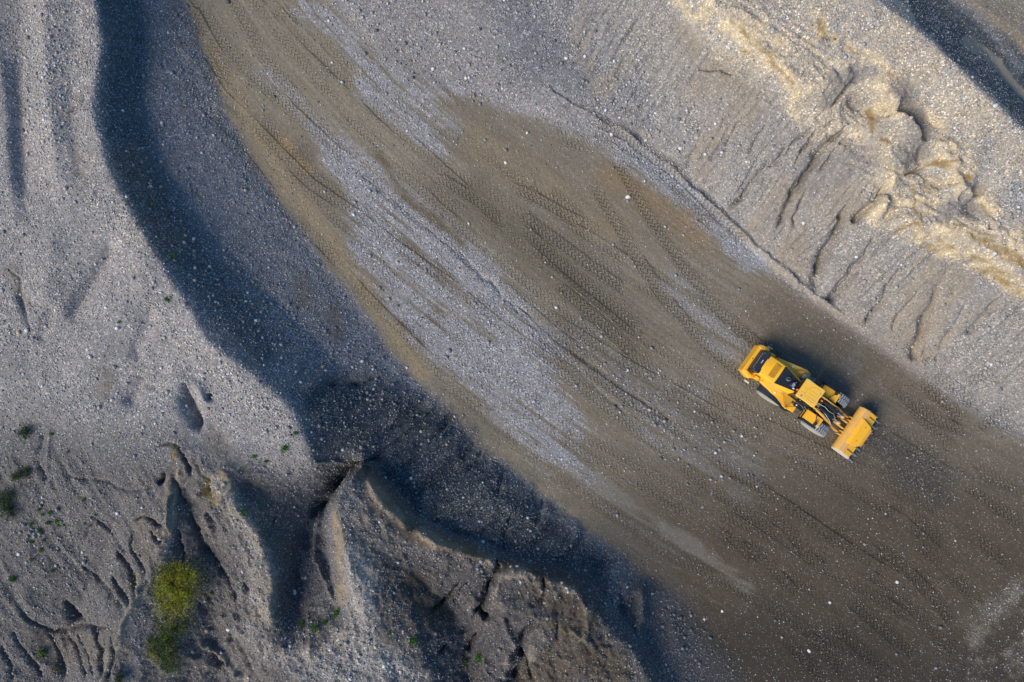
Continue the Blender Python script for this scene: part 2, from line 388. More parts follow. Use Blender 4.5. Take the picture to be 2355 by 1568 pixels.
# flow-wise streak noise for the road: arc length and offset from its centre line
cl = [(330,-400),(470,-60),(600,130),(790,330),(980,490),(1200,670),(1450,850),(1700,1010),(2000,1180),(2400,1400),(2800,1600)]
ia, Da, Ua, Va, _n = dist(cl, px, py, 1e9)
U = Ua * CAM_H / FD; V = Va * CAM_H / FD
st1 = fbm(U * .10, V * 1.1, 1, 4, .6); st2 = fbm(U * .22 + 9, V * 2.6, 3, 4, .6); st3 = fbm(U * .45, V * 5.0, 6, 3, .6)
BROWN = C(.168, .146, .112)
paint(poly([(395,-160),(690,-160),(740,0),(830,90),(980,190),(1120,235),(1250,275),(1400,340),(1500,400),(1620,490),(1740,600),(1880,705),(2000,790),(2120,870),(2354,1020),(2600,1100),(2600,1800),(1680,1800),(1600,1450),(1480,1330),(1370,1240),(1230,1150),(1090,1040),(960,900),(830,720),(700,560),(560,370),(480,200),(420,60)], 36), BROWN, .22)
wr = m_road
st4 = fbm(U * .05, V * 8.0, 2, 3, .6); st5 = fbm(U * .08 + 3, V * 15.0, 4, 2, .6)
h += m_road * (.022 * st4 + .010 * st5) * smooth(-.2, .3, fbm(x * .12, y * .12, 6, 3))
col *= (1 + wr * (.16 * st1 + .14 * st2 + .10 * st3 + .10 * st4 + .07 * st5))[:, None]
paint(stroke([(430,-100),(620,130),(860,340)], 110, 160), C(.215,.188,.140), None, .55)
# pale gravel spread on the road
def patch(m, c, g, k, thr=0.0, soft=.55, extra=0):
    mm = np.minimum(m * 1.6, 1) * k * smooth(thr - soft, thr + soft, 1.1 * st2 + .9 * st3 + .8 * st4 + .9 * fbm(x * .5, y * .5, 4, 6, .68) + .6 * st1 + (m - .6) * 1.0 + extra)
    paint(mm, c, g)
PALE = C(.262, .262, .275)
patch(poly([(715,290),(790,330),(900,420),(1010,520),(1100,590),(1200,680),(1260,780),(1330,930),(1335,1090),(1250,1070),(1130,940),(1000,850),(890,730),(820,600),(800,480)], 110), PALE, .9, .88, -.12)
patch(stroke([(850,190),(930,240),(1010,310)], 42, 60), PALE, .8, .8, .1)
patch(stroke([(700,20),(830,130),(960,200),(1050,215)], 22, 40), PALE, .8, .75, .0)
patch(stroke([(600,180),(700,270),(780,350)], 22, 60), PALE, .7, .4, .2)
patch(stroke([(1440,340),(1560,440),(1660,530),(1740,600)], 30, 40), C(.25,.26,.285), .8, .8, -.1)
patch(stroke([(1290,800),(1500,950),(1700,1090)], 60, 120), C(.22,.225,.24), .8, .5, .3)
patch(stroke([(1560,640),(1620,740),(1700,800)], 34, 60), C(.24,.24,.26), .7, .45, .4)
patch(stroke([(1650,870),(1600,930)], 24, 50), C(.22,.22,.24), .7, .35, .35)
patch(stroke([(1990,780),(1960,850)], 18, 30), C(.25,.25,.27), .7, .5, .3)
patch(stroke([(1240,1000),(1330,1090),(1480,1200),(1600,1300)], 26, 40), C(.20,.205,.22), .7, .5, .2)
# tan strip, silt and the orange stain on the left of the road
paint(stroke([(405,-60),(440,60),(500,170),(575,290),(660,430),(770,570),(880,740),(980,860)], 17, 34), C(.26,.205,.125), .3, .7)
paint(stroke([(400,95),(430,140),(452,190),(475,220),(494,285)], 11, 10), C(.36,.30,.19), .02, .9)
paint(stroke([(320,150)], 8, 8), C(.32,.27,.18), .02, .6)
paint(stroke([(420,35)], 12, 14), C(.36,.24,.10), .1, .6)
paint(stroke([(640,330),(700,390)], 14, 26), C(.26,.175,.085), .2, .5)
paint(stroke([(1400,400),(1520,480),(1620,560)], 28, 50), C(.20,.14,.08), .2, .6)
paint(stroke([(1100,330),(1250,430),(1400,520)], 36, 70), C(.19,.145,.088), .2, .5)
# wet and darker soil, with vignette darkening painted in at the lower right
paint(stroke([(1090,450),(1190,530),(1290,630),(1390,730),(1470,800)], 44, 70), C(.105,.090,.062), .15, .6)
paint(stroke([(1300,770),(1480,900),(1640,990)], 36, 90), C(.095,.078,.060), .6, .5)
paint(stroke([(860,360),(960,470),(1060,560)], 10, 22), C(.10,.078,.05), .3, .7)
paint(poly([(1450,1150),(1800,1020),(2100,1020),(2400,1080),(2600,1100),(2600,1800),(1400,1800),(1400,1400)], 420), C(.058,.044,.031), .25, .85)  # damp soil, darkened further to paint in the vignette
paint(poly([(1500,1420),(1800,1400),(2150,1480),(2354,1450),(2600,1800),(1400,1800)], 220), C(.032,.026,.021), .3, .72)  # vignette along the bottom right painted in as darker ground
paint(stroke([(1780,740),(1900,780),(2050,880),(2180,980)], 60, 120), C(.105,.085,.062), .2, .7)
paint(stroke([(1990,1000),(2160,1120)], 40, 60), C(.062,.055,.048), .7, .8)
paint(stroke([(2270,1500),(2354,1400)], 70, 130) * smooth(-.2, .3, fbm(x * .7, y * .7, 4, 5, .65)), C(.18,.155,.125), .98, .8)
patch(stroke([(1400,1130),(1490,1195),(1600,1270),(1720,1350)], 18, 44), C(.15,.135,.115), .05, .75, .0, .6)
patch(stroke([(1300,1110),(1440,1240),(1600,1350),(1700,1400)], 17, 44), C(.12,.10,.08), .05, .5, .0, .5)
# talus of the left bank
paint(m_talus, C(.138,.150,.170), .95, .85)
paint(stroke([(270,-160),(280,0),(290,150),(275,250),(320,400),(400,540),(500,670),(600,790)], 46, 60), C(.060,.080,.095), 1.0, .85)  # shade of the steep slope under the crest deepened in the colour
paint(stroke([(300,380),(330,470),(380,560)], 40, 60), C(.13,.105,.07), .95, .45)
for q in ([(760,720),(770,760)], [(690,650),(700,690)], [(985,970),(1050,960)], [(1280,1270),(1290,1275)], [(700,350),(705,352)], [(880,930),(960,950)], [(870,1190),(1000,1100)]):
    paint(stroke(q, 22, 36), C(.115,.092,.072), .3, .6)
paint(poly([(700,900),(850,850),(1000,930),(1200,1120),(1420,1290),(1500,1400),(1400,1420),(1180,1300),(900,1150),(720,1080)], 80), C(.032,.044,.056), .98, .9)  # deep shade of the lower talus painted in, near black
paint(poly([(1380,1300),(1520,1330),(1700,1560),(1700,1760),(1440,1760),(1380,1480)], 60), C(.062,.060,.060), .7, .75)
paint(stroke([(1420,1330),(1425,1480)], 30, 30), C(.125,.135,.155), .95, .7)
paint(stroke([(880,1045),(790,1090),(735,1150),(705,1250),(670,1350),(665,1420)], 30, 30), C(.060,.066,.076), .95, .75)  # shade inside the valley painted into its floor and walls
# left bank: brownish thin places
for q, r_ in (([(170,340),(190,420)], 20), ([(180,215),(150,270)], 14), ([(500,1010),(530,1070)], 30), ([(20,620),(50,700)], 14), ([(250,870),(240,900)], 20)):
    paint(stroke(q, r_, r_ * 1.6), C(.15,.128,.10), .3, .6)
paint(stroke([(100,-60),(120,120),(100,300),(130,420)], 40, 60), C(.32,.29,.265), .9, .5)
paint(stroke([(180,-60),(190,100),(190,300),(230,480),(300,600),(400,780),(560,900),(650,970)], 30, 60), C(.30,.275,.25), .95, .6)
paint(poly([(-200,1000),(60,960),(380,1010),(640,1080),(800,1040),(1100,1250),(1560,1400),(1760,1760),(-200,1760)], 160), C(.078,.079,.083), None, .78)  # vignette over the lower left painted in as darker ground
# clay
CLAY = C(.165,.128,.088)
paint(stroke([(335,1215),(345,1290)], 30, 20), CLAY, .12, .9)
paint(stroke([(385,1090),(380,1160)], 12, 14), CLAY, .15, .8)
paint(stroke([(110,1500),(240,1500)], 46, 36), CLAY * .85, .12, .9)
paint(m_clay, C(.105,.098,.094), .9, .7)  # clay tone lowered to carry the vignette
paint(m_low, C(.098,.088,.080), .75, .65)  # low ridges dimmed in colour for the vignette too
paint(stroke([(840,1085),(880,1150),(930,1220),(1020,1265),(1140,1305),(1240,1330)], 20, 24), CLAY * .55, .15, .85)
paint(stroke([(775,1180),(785,1290),(800,1380)], 13, 14), C(.21,.165,.115), .12, .8)


paint(poly([(880,1290),(1000,1270),(1120,1300),(1200,1300),(1340,1350),(1400,1440),(1520,1720),(1000,1720),(960,1480),(870,1400)], 60), C(.052,.050,.052), .75, .8)  # shade of the bottom centre bowl painted in; clay strokes after it dimmed too
paint(stroke([(1240,1560),(1310,1500),(1400,1540)], 50, 60), CLAY * .42, .45, .75)
paint(stroke([(1250,1340),(1330,1420)], 40, 50), CLAY * .36, .45, .75)
paint(stroke([(950,1350),(1000,1410)], 30, 40), CLAY * .38, .15, .75)
paint(stroke([(1180,1395),(1240,1430),(1330,1465)], 7, 14) * smooth(-.3, .3, fbm(x * 1.5, y * 1.5, 2, 4)), C(.095,.078,.035), .2, .7)
paint(stroke([(1010,1250),(1120,1300),(1150,1310)], 6, 8), C(.15,.115,.05), .1, .7)
paint(stroke([(480,1110),(490,1150)], 14, 20), C(.17,.13,.045), .2, .8)
paint(stroke([(510,1085),(530,1120)], 9, 8), C(.34,.235,.085), .2, .8)
paint(stroke([(590,1430),(596,1410)], 9, 12), C(.30,.20,.09), .2, .7)
paint(stroke([(395,1030),(392,1060)], 5, 5), C(.24,.17,.05), .1, .8)
paint(stroke([(820,1290),(845,1380),(820,1500),(900,1530)], 34, 40), C(.235,.225,.21), .98, .85)
paint(stroke([(700,1530),(850,1550),(950,1580)], 40, 40), C(.22,.215,.21), .95, .7)
paint(stroke([(560,1110),(650,1160),(590,1210),(660,1250)], 40, 50), C(.078,.072,.064), .7, .7)
paint(stroke([(500,1110),(560,1220),(596,1310),(600,1420)], 24, 34), C(.215,.195,.172), .9, .7)  # sunlit left face of the ridge painted in as a paler band
paint(stroke([(640,1505),(740,1492),(815,1440),(835,1400)], 12, 18), C(.25,.225,.20), .9, .7)  # lit rim brightened in the colour
paint(stroke([(560,1450),(600,1500),(680,1540)], 22, 30), C(.20,.188,.175), .95, .6)
paint(stroke([(396,1060),(392,1200),(362,1300),(302,1410),(262,1490)], 4, 7), C(.26,.225,.18), .5, .7)  # lit crest edges painted in pale, here and on the next two lines
paint(stroke([(440,1475),(500,1505),(560,1570)], 5, 7), C(.25,.22,.18), .5, .7)
paint(stroke([(505,1090),(560,1190),(610,1270),(628,1340),(622,1430)], 9, 12), C(.25,.215,.17), .5, .6)
# right bank
paint(m_right, C(.235,.215,.192), .7, .75)
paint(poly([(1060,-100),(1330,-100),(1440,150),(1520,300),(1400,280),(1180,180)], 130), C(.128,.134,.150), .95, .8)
paint(stroke([(1250,-40),(1400,140),(1560,300),(1640,400)], 46, 80), C(.235,.23,.225), .98, .5)
paint(m_right * smooth(.1, .55, fbm(x * .22, y * .22, 7, 4) + .35 * gr), C(.235,.195,.150), .3, .65)
OCH = C(.500,.400,.255)
m_top = poly([(1500,-100),(1990,-100),(2110,60),(2300,250),(2520,420),(2520,720),(2354,690),(2200,600),(2060,540),(1960,420),(1800,260),(1600,90)], 36)
paint(m_top, C(.350,.302,.235), .8, .9)
paint(m_top * smooth(-.1, .35, fbm(x * .6, y * .6, 5, 6, .65)), C(.270,.255,.240), .9, .7)
oc = smooth(-.34, .18, .7 * fbm(x * .9, y * .9, 6, 5, .65) + .8 * fbm(x * 2.6, y * 2.6, 3, 4, .6))
G2 = h.reshape(NY, NX)
def blur(a_, k_):
    c_ = np.cumsum(np.pad(a_, ((k_ + 1, k_), (0, 0)), mode='edge'), 0); a_ = (c_[2 * k_ + 1:] - c_[:-2 * k_ - 1]) / (2 * k_ + 1)
    c_ = np.cumsum(np.pad(a_, ((0, 0), (k_ + 1, k_)), mode='edge'), 1); return (c_[:, 2 * k_ + 1:] - c_[:, :-2 * k_ - 1]) / (2 * k_ + 1)
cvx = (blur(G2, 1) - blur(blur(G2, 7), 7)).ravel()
paint((m_clay + m_low).clip(0, 1) * smooth(.05, .30, cvx) * smooth(-.4, .2, fbm(x * 1.1, y * 1.1, 7, 4)), C(.21, .175, .135), .45, .75)
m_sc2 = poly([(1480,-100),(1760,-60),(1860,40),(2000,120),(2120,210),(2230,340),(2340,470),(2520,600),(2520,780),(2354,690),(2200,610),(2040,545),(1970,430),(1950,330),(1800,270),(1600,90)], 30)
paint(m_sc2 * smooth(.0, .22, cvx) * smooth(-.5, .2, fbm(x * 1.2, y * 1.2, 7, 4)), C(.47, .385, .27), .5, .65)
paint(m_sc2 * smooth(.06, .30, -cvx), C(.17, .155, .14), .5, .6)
def Bk(L): return [((1700 + a / 1.194) / 1.0875, b / 1.194 / 1.0875) for a, b in L]
for q, r_, k_ in (([(-60,-60),(30,30),(150,90),(230,150),(300,200),(330,240),(345,320),(370,350)], 19, .85), ([(60,0),(190,60),(300,120)], 14, .5), ([(250,90),(420,130),(500,190)], 30, .45),
              ([(400,50),(430,100),(480,130),(560,170),(640,230),(700,290),(740,340),(775,400),(830,440),(860,480),(870,560)], 13, .9),
              ([(600,230),(645,280),(640,330),(560,340),(530,400),(580,450),(640,510),(700,535)], 17, .85), ([(640,560),(720,600),(760,650)], 34, .75), ([(580,650),(650,610)], 24, .75),
              ([(700,560),(800,560),(850,540)], 15, .6), ([(690,680),(780,740),(900,790),(1027,870),(1100,920)], 24, .85), ([(780,670),(900,700),(1027,760),(1100,800)], 20, .7),
              ([(890,575),(935,620),(960,690),(1027,715)], 13, .9), ([(720,500),(800,470),(840,500)], 14, .5)):
    paint(stroke(Bk(q), r_, r_ * 1.0) * oc, OCH, .5, k_ * .9)
for q, r_ in (([(150,60),(200,110),(260,170),(310,215)], 4), ([(185,90),(240,130),(290,190)], 2.5), ([(415,75),(440,115),(470,120)], 9), ([(470,120),(520,160),(560,165)], 4), ([(320,225),(330,245)], 5), ([(190,150),(195,165)], 5),
              ([(590,200),(640,245),(690,305),(730,345)], 3.5), ([(555,340),(570,385)], 7), ([(600,410),(620,420)], 8), ([(760,490),(850,530)], 9), ([(790,530),(850,525)], 5), ([(740,500),(830,480)], 4),
              ([(600,690),(700,670),(780,720),(820,745)], 4.5), ([(700,700),(760,735),(850,790),(940,830),(1027,880)], 8), ([(800,740),(900,790),(1000,830),(1100,900)], 7), ([(860,700),(960,740),(1040,790)], 7),
              ([(900,730),(1000,780),(1100,830)], 6), ([(690,580),(700,640),(730,680)], 3), ([(650,590),(665,640)], 3), ([(900,600),(915,640)], 5), ([(820,670),(940,710)], 3)):
    paint(stroke(Bk(q), r_, r_ * 1.2) * smooth(-.45, .15, fbm(x * 1.3, y * 1.3, 3, 4)), C(.19,.125,.045), .2, .8)
for q, r_ in (([(655,270),(700,330),(700,420),(660,470)], 28), ([(525,215),(480,270),(440,310)], 15), ([(790,640),(860,600),(880,640)], 20), ([(400,520),(560,470)], 40), ([(470,230),(560,220)], 16)):
    paint(stroke(Bk(q), r_, r_), C(.180,.168,.158), .45, .75)
paint(stroke([(2330,440),(2354,480)], 26, 26), C(.25,.25,.26), 1.0, .8)
paint(stroke(S([(1440,265),(1560,330),(1660,405),(1740,480),(1810,545),(1890,625),(2040,745),(2170,835)]), 5, 7), C(.27,.24,.20), .5, .7)
# behind the right crest
paint(poly([(2010,-100),(2110,50),(2200,140),(2354,290),(2520,430),(2520,-100)], 14), C(.055,.072,.088), .95, .92)  # shade on the slope facing away from the sun painted in dark blue
paint(poly([(2150,-100),(2200,0),(2354,110),(2520,220),(2520,-100)], 22), C(.20,.175,.14), .4, .9)
paint(stroke([(2140,-60),(2260,60),(2354,150)], 10, 20), C(.22,.225,.24), .9, .6)
paint(stroke([(2222,98),(2290,145),(2354,215),(2440,300)], 12, 8), C(.27,.25,.20), .02, .85)
col *= (1 + .07 * fbm(x * 1.4, y * 1.4, 2, 4))[:, None]
col = np.clip(col, .01, .8)

# -------- tyre prints: along / across coordinates per point, read by the material
TR = np.zeros((x.size, 3))
MP = CAM_H / FD
def track(L, s=1.0, seed=0):
    L = [p[:2] for p in L]
    idx, D, Uu, Vv, n = dist(L, px, py, 22)
    D = D * MP; k = D < .50
    idx = idx[k]; u = Uu[k] * MP; v = Vv[k] * MP; n = n * MP
    e = smooth(0, 1.6, u) * (1 - smooth(n - 1.6, n, u)) * (1 - smooth(.36, .46, D[k]))
    e = e * s
    b = e > TR[idx, 2]
    i2 = idx[b]
    TR[i2, 0] = u[b] + seed; TR[i2, 1] = v[b]; TR[i2, 2] = e[b]
def A3(L): return S([(850 + a / 2.738, 570 + b / 2.738) for a, b in L])
def A1(L): return S([(850 + a / 2.738, b / 2.738) for a, b in L])
def A5(L): return S([(1700 + a / 2.738, 570 + b / 2.738) for a, b in L])
def A6(L): return S([(1700 + a / 2.738, 1135 + b / 2.738) for a, b in L])
TRACKS = [
 (A3([(1200,-120),(1390,20),(1540,130),(1700,250),(1870,370),(1990,480)]), 1), (A3([(1240,-20),(1400,140),(1600,320),(1800,480),(2000,640),(2100,760)]), 1),
 (A3([(1290,100),(1500,270),(1700,430),(1900,600),(2060,780)]), 1), (A3([(1420,330),(1580,470),(1780,640),(1960,810),(2050,900)]), 1),
 (A3([(1500,-60),(1750,90),(1950,220),(2120,330)]), .7), (A1([(620,1180),(800,1290),(1000,1420),(1200,1580)]), .8), (A1([(1150,1270),(1350,1360),(1520,1460),(1720,1560)]), .9),
 (A1([(560,1230),(760,1400),(900,1500)]), .5), (A1([(1250,1240),(1450,1330),(1680,1480)]), .7), (A1([(1380,870),(1560,960),(1750,1060)]), .6),
 (S([(1455,278),(1560,335),(1620,380),(1700,440),(1760,500),(1830,570),(1880,630)]), 1.0), (S([(1480,318),(1560,362),(1650,430),(1720,500),(1800,580)]), .7), (S([(1560,345),(1640,395)]), 1),
 (A5([(1760,760),(1710,860),(1700,960),(1640,1030)]), .9), (A5([(1400,1080),(1560,1170),(1720,1290),(1900,1380),(2000,1430)]), .8), (A5([(1580,1020),(1720,1120),(1850,1230),(1960,1380)]), .9),
 (A5([(1650,940),(1820,1050),(1980,1180),(2100,1290)]), .9), (A5([(1980,1400),(2140,1310),(2330,1150)]), .9), (A5([(1880,1060),(2010,1040),(2200,950)]), .8), (A5([(1500,1140),(1650,1290),(1760,1400),(1900,1560)]), .6),
 (A5([(2050,1250),(2200,1330),(2360,1420)]), .6), (A5([(1600,830),(1760,900),(1900,1000)]), .5),
 (A6([(1290,600),(1500,740),(1660,900),(1800,1070),(1920,1260)]), .9), (A6([(1180,740),(1400,900),(1600,1060),(1780,1250),(1900,1400)]), .7), (A6([(1120,960),(1300,1120),(1500,1290),(1680,1450)]), .9),
 (A6([(980,1120),(1180,1280),(1350,1430),(1480,1560)]), .8), (A6([(680,1240),(800,1360),(940,1500),(1000,1600)]), .9), (A6([(820,1180),(960,1320),(1100,1480),(1160,1570)]), .8),
 (A6([(1850,160),(2050,280),(2250,420),(2400,520)]), .8), (A6([(1960,60),(2200,200),(2400,300)]), .6), (A6([(1400,280),(1600,420),(1800,600),(2000,820)]), .6), (A6([(640,430),(780,560),(900,720),(1060,860)]), .7),
 (A6([(400,560),(560,700),(700,860),(850,1000)]), .6), (A6([(1550,560),(1750,720),(1950,920),(2100,1120)]), .7), (A6([(1900,480),(2100,640),(2300,800),(2400,860)]), .7), (A6([(240,440),(420,640),(560,820)]), .5), (A6([(500,300),(650,420),(740,560)]), .6),
 (A6([(300,140),(520,200),(700,300)]), .5), (A5([(0,1330),(250,1400),(520,1500)]), .5), (A5([(60,1240),(200,1290),(420,1330)]), .5),
 (S([(455,180),(470,205),(482,225)]), 1),
]
for off, s_, ph_ in ((-7.2, .5, 0), (-5.9, .5, 2), (-4.4, .45, 1), (-3.3, .6, 4), (-2.3, .6, 3), (-1.2, .6, 5), (.0, .55, 2), (1.3, .5, 1), (2.6, .4, 0), (4.0, .4, 3), (5.2, .4, 4)):
    L = []
    cc_ = [(470,-60),(600,130),(790,330),(980,490),(1200,670),(1450,850),(1700,1010),(2000,1180),(2400,1400)]
    for i_, (a_, b_) in enumerate(cc_[:-1]):
        for t_ in (0, .5):
            n2 = cc_[i_ + 1]; dx_, dy_ = n2[0] - a_, n2[1] - b_; l_ = math.hypot(dx_, dy_)
            o_ = (off + .8 * math.sin(i_ * .9 + t_ + ph_) + off * .06 * (i_ - 3)) / MP
            L.append((a_ + dx_ * t_ + dy_ / l_ * o_, b_ + dy_ * t_ - dx_ / l_ * o_))
    TRACKS.append((L, s_))
for sy_ in (-1, 1):        # the loader's own wheel marks, curving in behind it
    L = []
    for lx_, ly_ in ((-1.9, 0), (-4.5, .1), (-7.5, .5), (-11, 1.4), (-15, 2.9), (-20, 5.2)):
        ly_ = ly_ + sy_ * 1.17 - 0
        wx_ = 19.215 + lx_ * math.cos(R(-35)) - ly_ * math.sin(R(-35)); wy_ = -3.636 + lx_ * math.sin(R(-35)) + ly_ * math.cos(R(-35))
        L.append((CX + wx_ / MP, CY - wy_ / MP))
    TRACKS.append((L, .82))
for q, (L, s_) in enumerate(TRACKS):
    track(L, s_, q * 3.17)
# tyres press the soil a little below its surroundings
h -= TR[:, 2] * (.035 - .05 * smooth(.22, .42, np.abs(TR[:, 1])))

# -------- mesh
me = bpy.data.meshes.new('ground')
co = np.column_stack([x, y, h]).astype(np.float32)
ii = np.arange(NY * NX).reshape(NY, NX)
quads = np.stack([ii[:-1, :-1], ii[:-1, 1:], ii[1:, 1:], ii[1:, :-1]], -1).reshape(-1, 4).astype(np.int32)
def mesh_np(me, co, faces, k):
    me.vertices.add(len(co)); me.vertices.foreach_set('co', co.astype(np.float32).ravel())
    me.loops.add(faces.size); me.loops.foreach_set('vertex_index', faces.astype(np.int32).ravel())
    me.polygons.add(len(faces)); me.polygons.foreach_set('loop_start', np.arange(0, faces.size, k, dtype=np.int32))
    me.update(calc_edges=True)
mesh_np(me, co, quads, 4)
me.polygons.foreach_set('use_smooth', np.ones(len(quads), bool))
a = me.attributes.new('col', 'FLOAT_COLOR', 'POINT')
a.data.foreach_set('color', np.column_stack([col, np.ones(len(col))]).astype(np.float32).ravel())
a = me.attributes.new('grav', 'FLOAT', 'POINT'); a.data.foreach_set('value', grav.astype(np.float32))
a = me.attributes.new('trk', 'FLOAT_VECTOR', 'POINT'); a.data.foreach_set('vector', TR.astype(np.float32).ravel())
ground = link('ground', me)
tag(ground, 'grey gravel and brown soil of a quarry floor with eroded banks', 'ground', kind='structure')
HG = h.reshape(NY, NX)
def gh(qx, qy):
    """ground height at a point inside the survey"""
    qx = np.asarray(qx, float); qy = np.asarray(qy, float)
    i0 = np.searchsorted(gx, -37.5 + 1e-6) - 1; j0 = np.searchsorted(gy, -26.0 + 1e-6) - 1
    u = (qx - gx[i0]) / STEP + i0; v = (qy - gy[j0]) / STEP + j0
    i = np.clip(u.astype(int), 0, NX - 2); j = np.clip(v.astype(int), 0, NY - 2)
    fx = np.clip(u - i, 0, 1); fy = np.clip(v - j, 0, 1)
    return (HG[j, i] * (1 - fx) + HG[j, i + 1] * fx) * (1 - fy) + (HG[j + 1, i] * (1 - fx) + HG[j + 1, i + 1] * fx) * fy
def onground(pxx, pyy):
    hh = 2.0
    for _ in range(12):
        X, Y = W(pxx, pyy, hh); hh = float(gh(X, Y))
    return X, Y, hh

# ------------------------------------------------------------------ node helper
class N:
    def __init__(s, name):
        s.m = bpy.data.materials.new(name); s.m.use_nodes = True
        s.t = s.m.node_tree; s.t.nodes.clear()
        s.out = s.t.nodes.new('ShaderNodeOutputMaterial')
        s.b = s.t.nodes.new('ShaderNodeBsdfPrincipled')
        s.t.links.new(s.b.outputs[0], s.out.inputs[0])
    def n(s, t, **k):
        q = s.t.nodes.new(t)
        for a_, v_ in k.items(): setattr(q, a_, v_)
        return q
    def l(s, a_, b_): s.t.links.new(a_, b_)
    def put(s, i, v_):
        if hasattr(v_, 'links'): s.l(v_, i)
        else: i.default_value = v_
    def math(s, op, a_, b_=None, c_=None, clamp=False):
        q = s.n('ShaderNodeMath', operation=op); q.use_clamp = clamp
        s.put(q.inputs[0], a_)
        if b_ is not None: s.put(q.inputs[1], b_)
        if c_ is not None: s.put(q.inputs[2], c_)
        return q.outputs[0]
    def mix(s, f, a_, b_, bt='MIX'):
        q = s.n('ShaderNodeMix', data_type='RGBA', blend_type=bt)
        s.put(q.inputs[0], f); s.put(q.inputs[6], a_); s.put(q.inputs[7], b_)
        return q.outputs[2]
    def rng(s, v_, a0, a1, b0, b1):
        q = s.n('ShaderNodeMapRange'); q.interpolation_type = 'SMOOTHSTEP'
        s.put(q.inputs[0], v_); q.inputs[1].default_value = a0; q.inputs[2].default_value = a1
        q.inputs[3].default_value = b0; q.inputs[4].default_value = b1
        return q.outputs[0]
    def ramp(s, v_, stops):
        q = s.n('ShaderNodeValToRGB'); s.put(q.inputs[0], v_)
        e = q.color_ramp.elements
        while len(e) < len(stops): e.new(.5)
        for k, (p_, c_) in enumerate(stops): e[k].position = p_; e[k].color = (*c_, 1)
        return q.outputs[0]
    def noise(s, sc, det=3, vec=None, rough=.55):
        q = s.n('ShaderNodeTexNoise'); q.inputs['Scale'].default_value = sc; q.inputs['Detail'].default_value = det
        q.inputs['Roughness'].default_value = rough
        if vec is not None: s.l(vec, q.inputs['Vector'])
        return q.outputs[0]

# ground material
g = N('quarry ground')
tc = g.n('ShaderNodeTexCoord').outputs['Object']
def attr(n_, o_):
    q = g.n('ShaderNodeAttribute'); q.attribute_name = n_; return q.outputs[o_]
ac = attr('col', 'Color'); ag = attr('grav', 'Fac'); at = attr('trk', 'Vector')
def vor(sc, seed):
    mp = g.n('ShaderNodeMapping'); g.l(tc, mp.inputs[0]); mp.inputs['Location'].default_value = (seed, seed * 2, 0)
    q = g.n('ShaderNodeTexVoronoi'); q.inputs['Scale'].default_value = sc; g.l(mp.outputs[0], q.inputs['Vector'])
    sp = g.n('ShaderNodeSeparateColor'); g.l(q.outputs['Color'], sp.inputs[0])
    return q.outputs['Distance'], sp.outputs[0], sp.outputs[1]
d1, r1, q1 = vor(13.0, 3.0)
d2, r2, q2 = vor(24.0, 11.0)
d3, r3, q3 = vor(6.5, 21.0)
# pebble-by-pebble brightness: most near the average, a few pale, some dark
v1 = g.ramp(r1, [(0, (.36,)*3), (.3, (.74,)*3), (.75, (1.12,)*3), (.92, (1.8,)*3), (1.0, (3.1,)*3)])
v2 = g.ramp(r2, [(0, (.60,)*3), (.4, (.92,)*3), (.85, (1.2,)*3), (1.0, (2.1,)*3)])
ag2 = g.math('MULTIPLY', ag, g.rng(g.noise(1.3, 3, tc), .3, .62, .55, 1.0))
ag2 = g.math('MULTIPLY', ag2, g.rng(g.noise(.28, 5, tc, .6), .36, .56, .68, 1.0))
c1 = g.mix(ag2, ac, g.mix(1.0, ac, v1, 'MULTIPLY'))
c1 = g.mix(g.math('MULTIPLY', ag2, .7), c1, g.mix(1.0, c1, v2, 'MULTIPLY'))
# stone hue: blue grey / tan
hue = g.ramp(q1, [(0, (.80, .95, 1.22)), (.45, (1, 1, 1.03)), (.8, (1.0, .98, .95)), (1, (1.25, 1.0, .76))])
c1 = g.mix(g.math('MULTIPLY', ag2, .8), c1, g.mix(1.0, c1, hue, 'MULTIPLY'))
# lone pale pebbles lying on soil
pal = g.math('MULTIPLY', g.math('GREATER_THAN', r1, .90), g.rng(d1, .25, .38, 1, 0))
pal = g.math('MULTIPLY', pal, g.rng(g.noise(.6, 6, tc, .7), .42, .60, .08, 1))
c1 = g.mix(g.math('MULTIPLY', pal, .62), c1, (.42, .41, .42, 1))
# soil mottling
mt = g.ramp(g.noise(5.0, 6, tc, .65), [(.25, (.80,)*3), (.5, (1, 1, 1)), (.75, (1.18, 1.17, 1.15))])
c1 = g.mix(.75, c1, g.mix(1.0, c1, mt, 'MULTIPLY'))
# tyre prints: chevron lugs
sx = g.n('ShaderNodeSeparateXYZ'); g.l(at, sx.inputs[0])
tu, tv, tw = sx.outputs
av = g.math('ABSOLUTE', tv)
# bent herringbone: lugs swing back to the sides
ph = g.math('ADD', g.math('MULTIPLY', tu, 1 / .31), g.math('MULTIPLY', g.math('PINGPONG', g.math('ADD', tv, 3.0), .20), 3.2))
saw = g.math('FRACT', ph)
lug = g.math('MULTIPLY', g.rng(saw, .08, .25, 0, 1), g.rng(saw, .62, .85, 1, 0))
edge = g.rng(av, .31, .36, 1, 0)
tws = g.math('MULTIPLY', g.math('MULTIPLY', tw, edge), g.math('MAXIMUM', g.rng(g.noise(.35, 4, tc), .36, .54, .12, 1), g.rng(tw, .62, .85, 0, .9)))
dark = g.mix(1.0, c1, (.62, .60, .57, 1), 'MULTIPLY')
c1 = g.mix(g.math('MULTIPLY', tws, g.math('MULTIPLY', g.math('SUBTRACT', 1, lug), .8)), c1, dark)
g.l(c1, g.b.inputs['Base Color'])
g.b.inputs['Roughness'].default_value = .93
g.b.inputs['Specular IOR Level'].default_value = .25
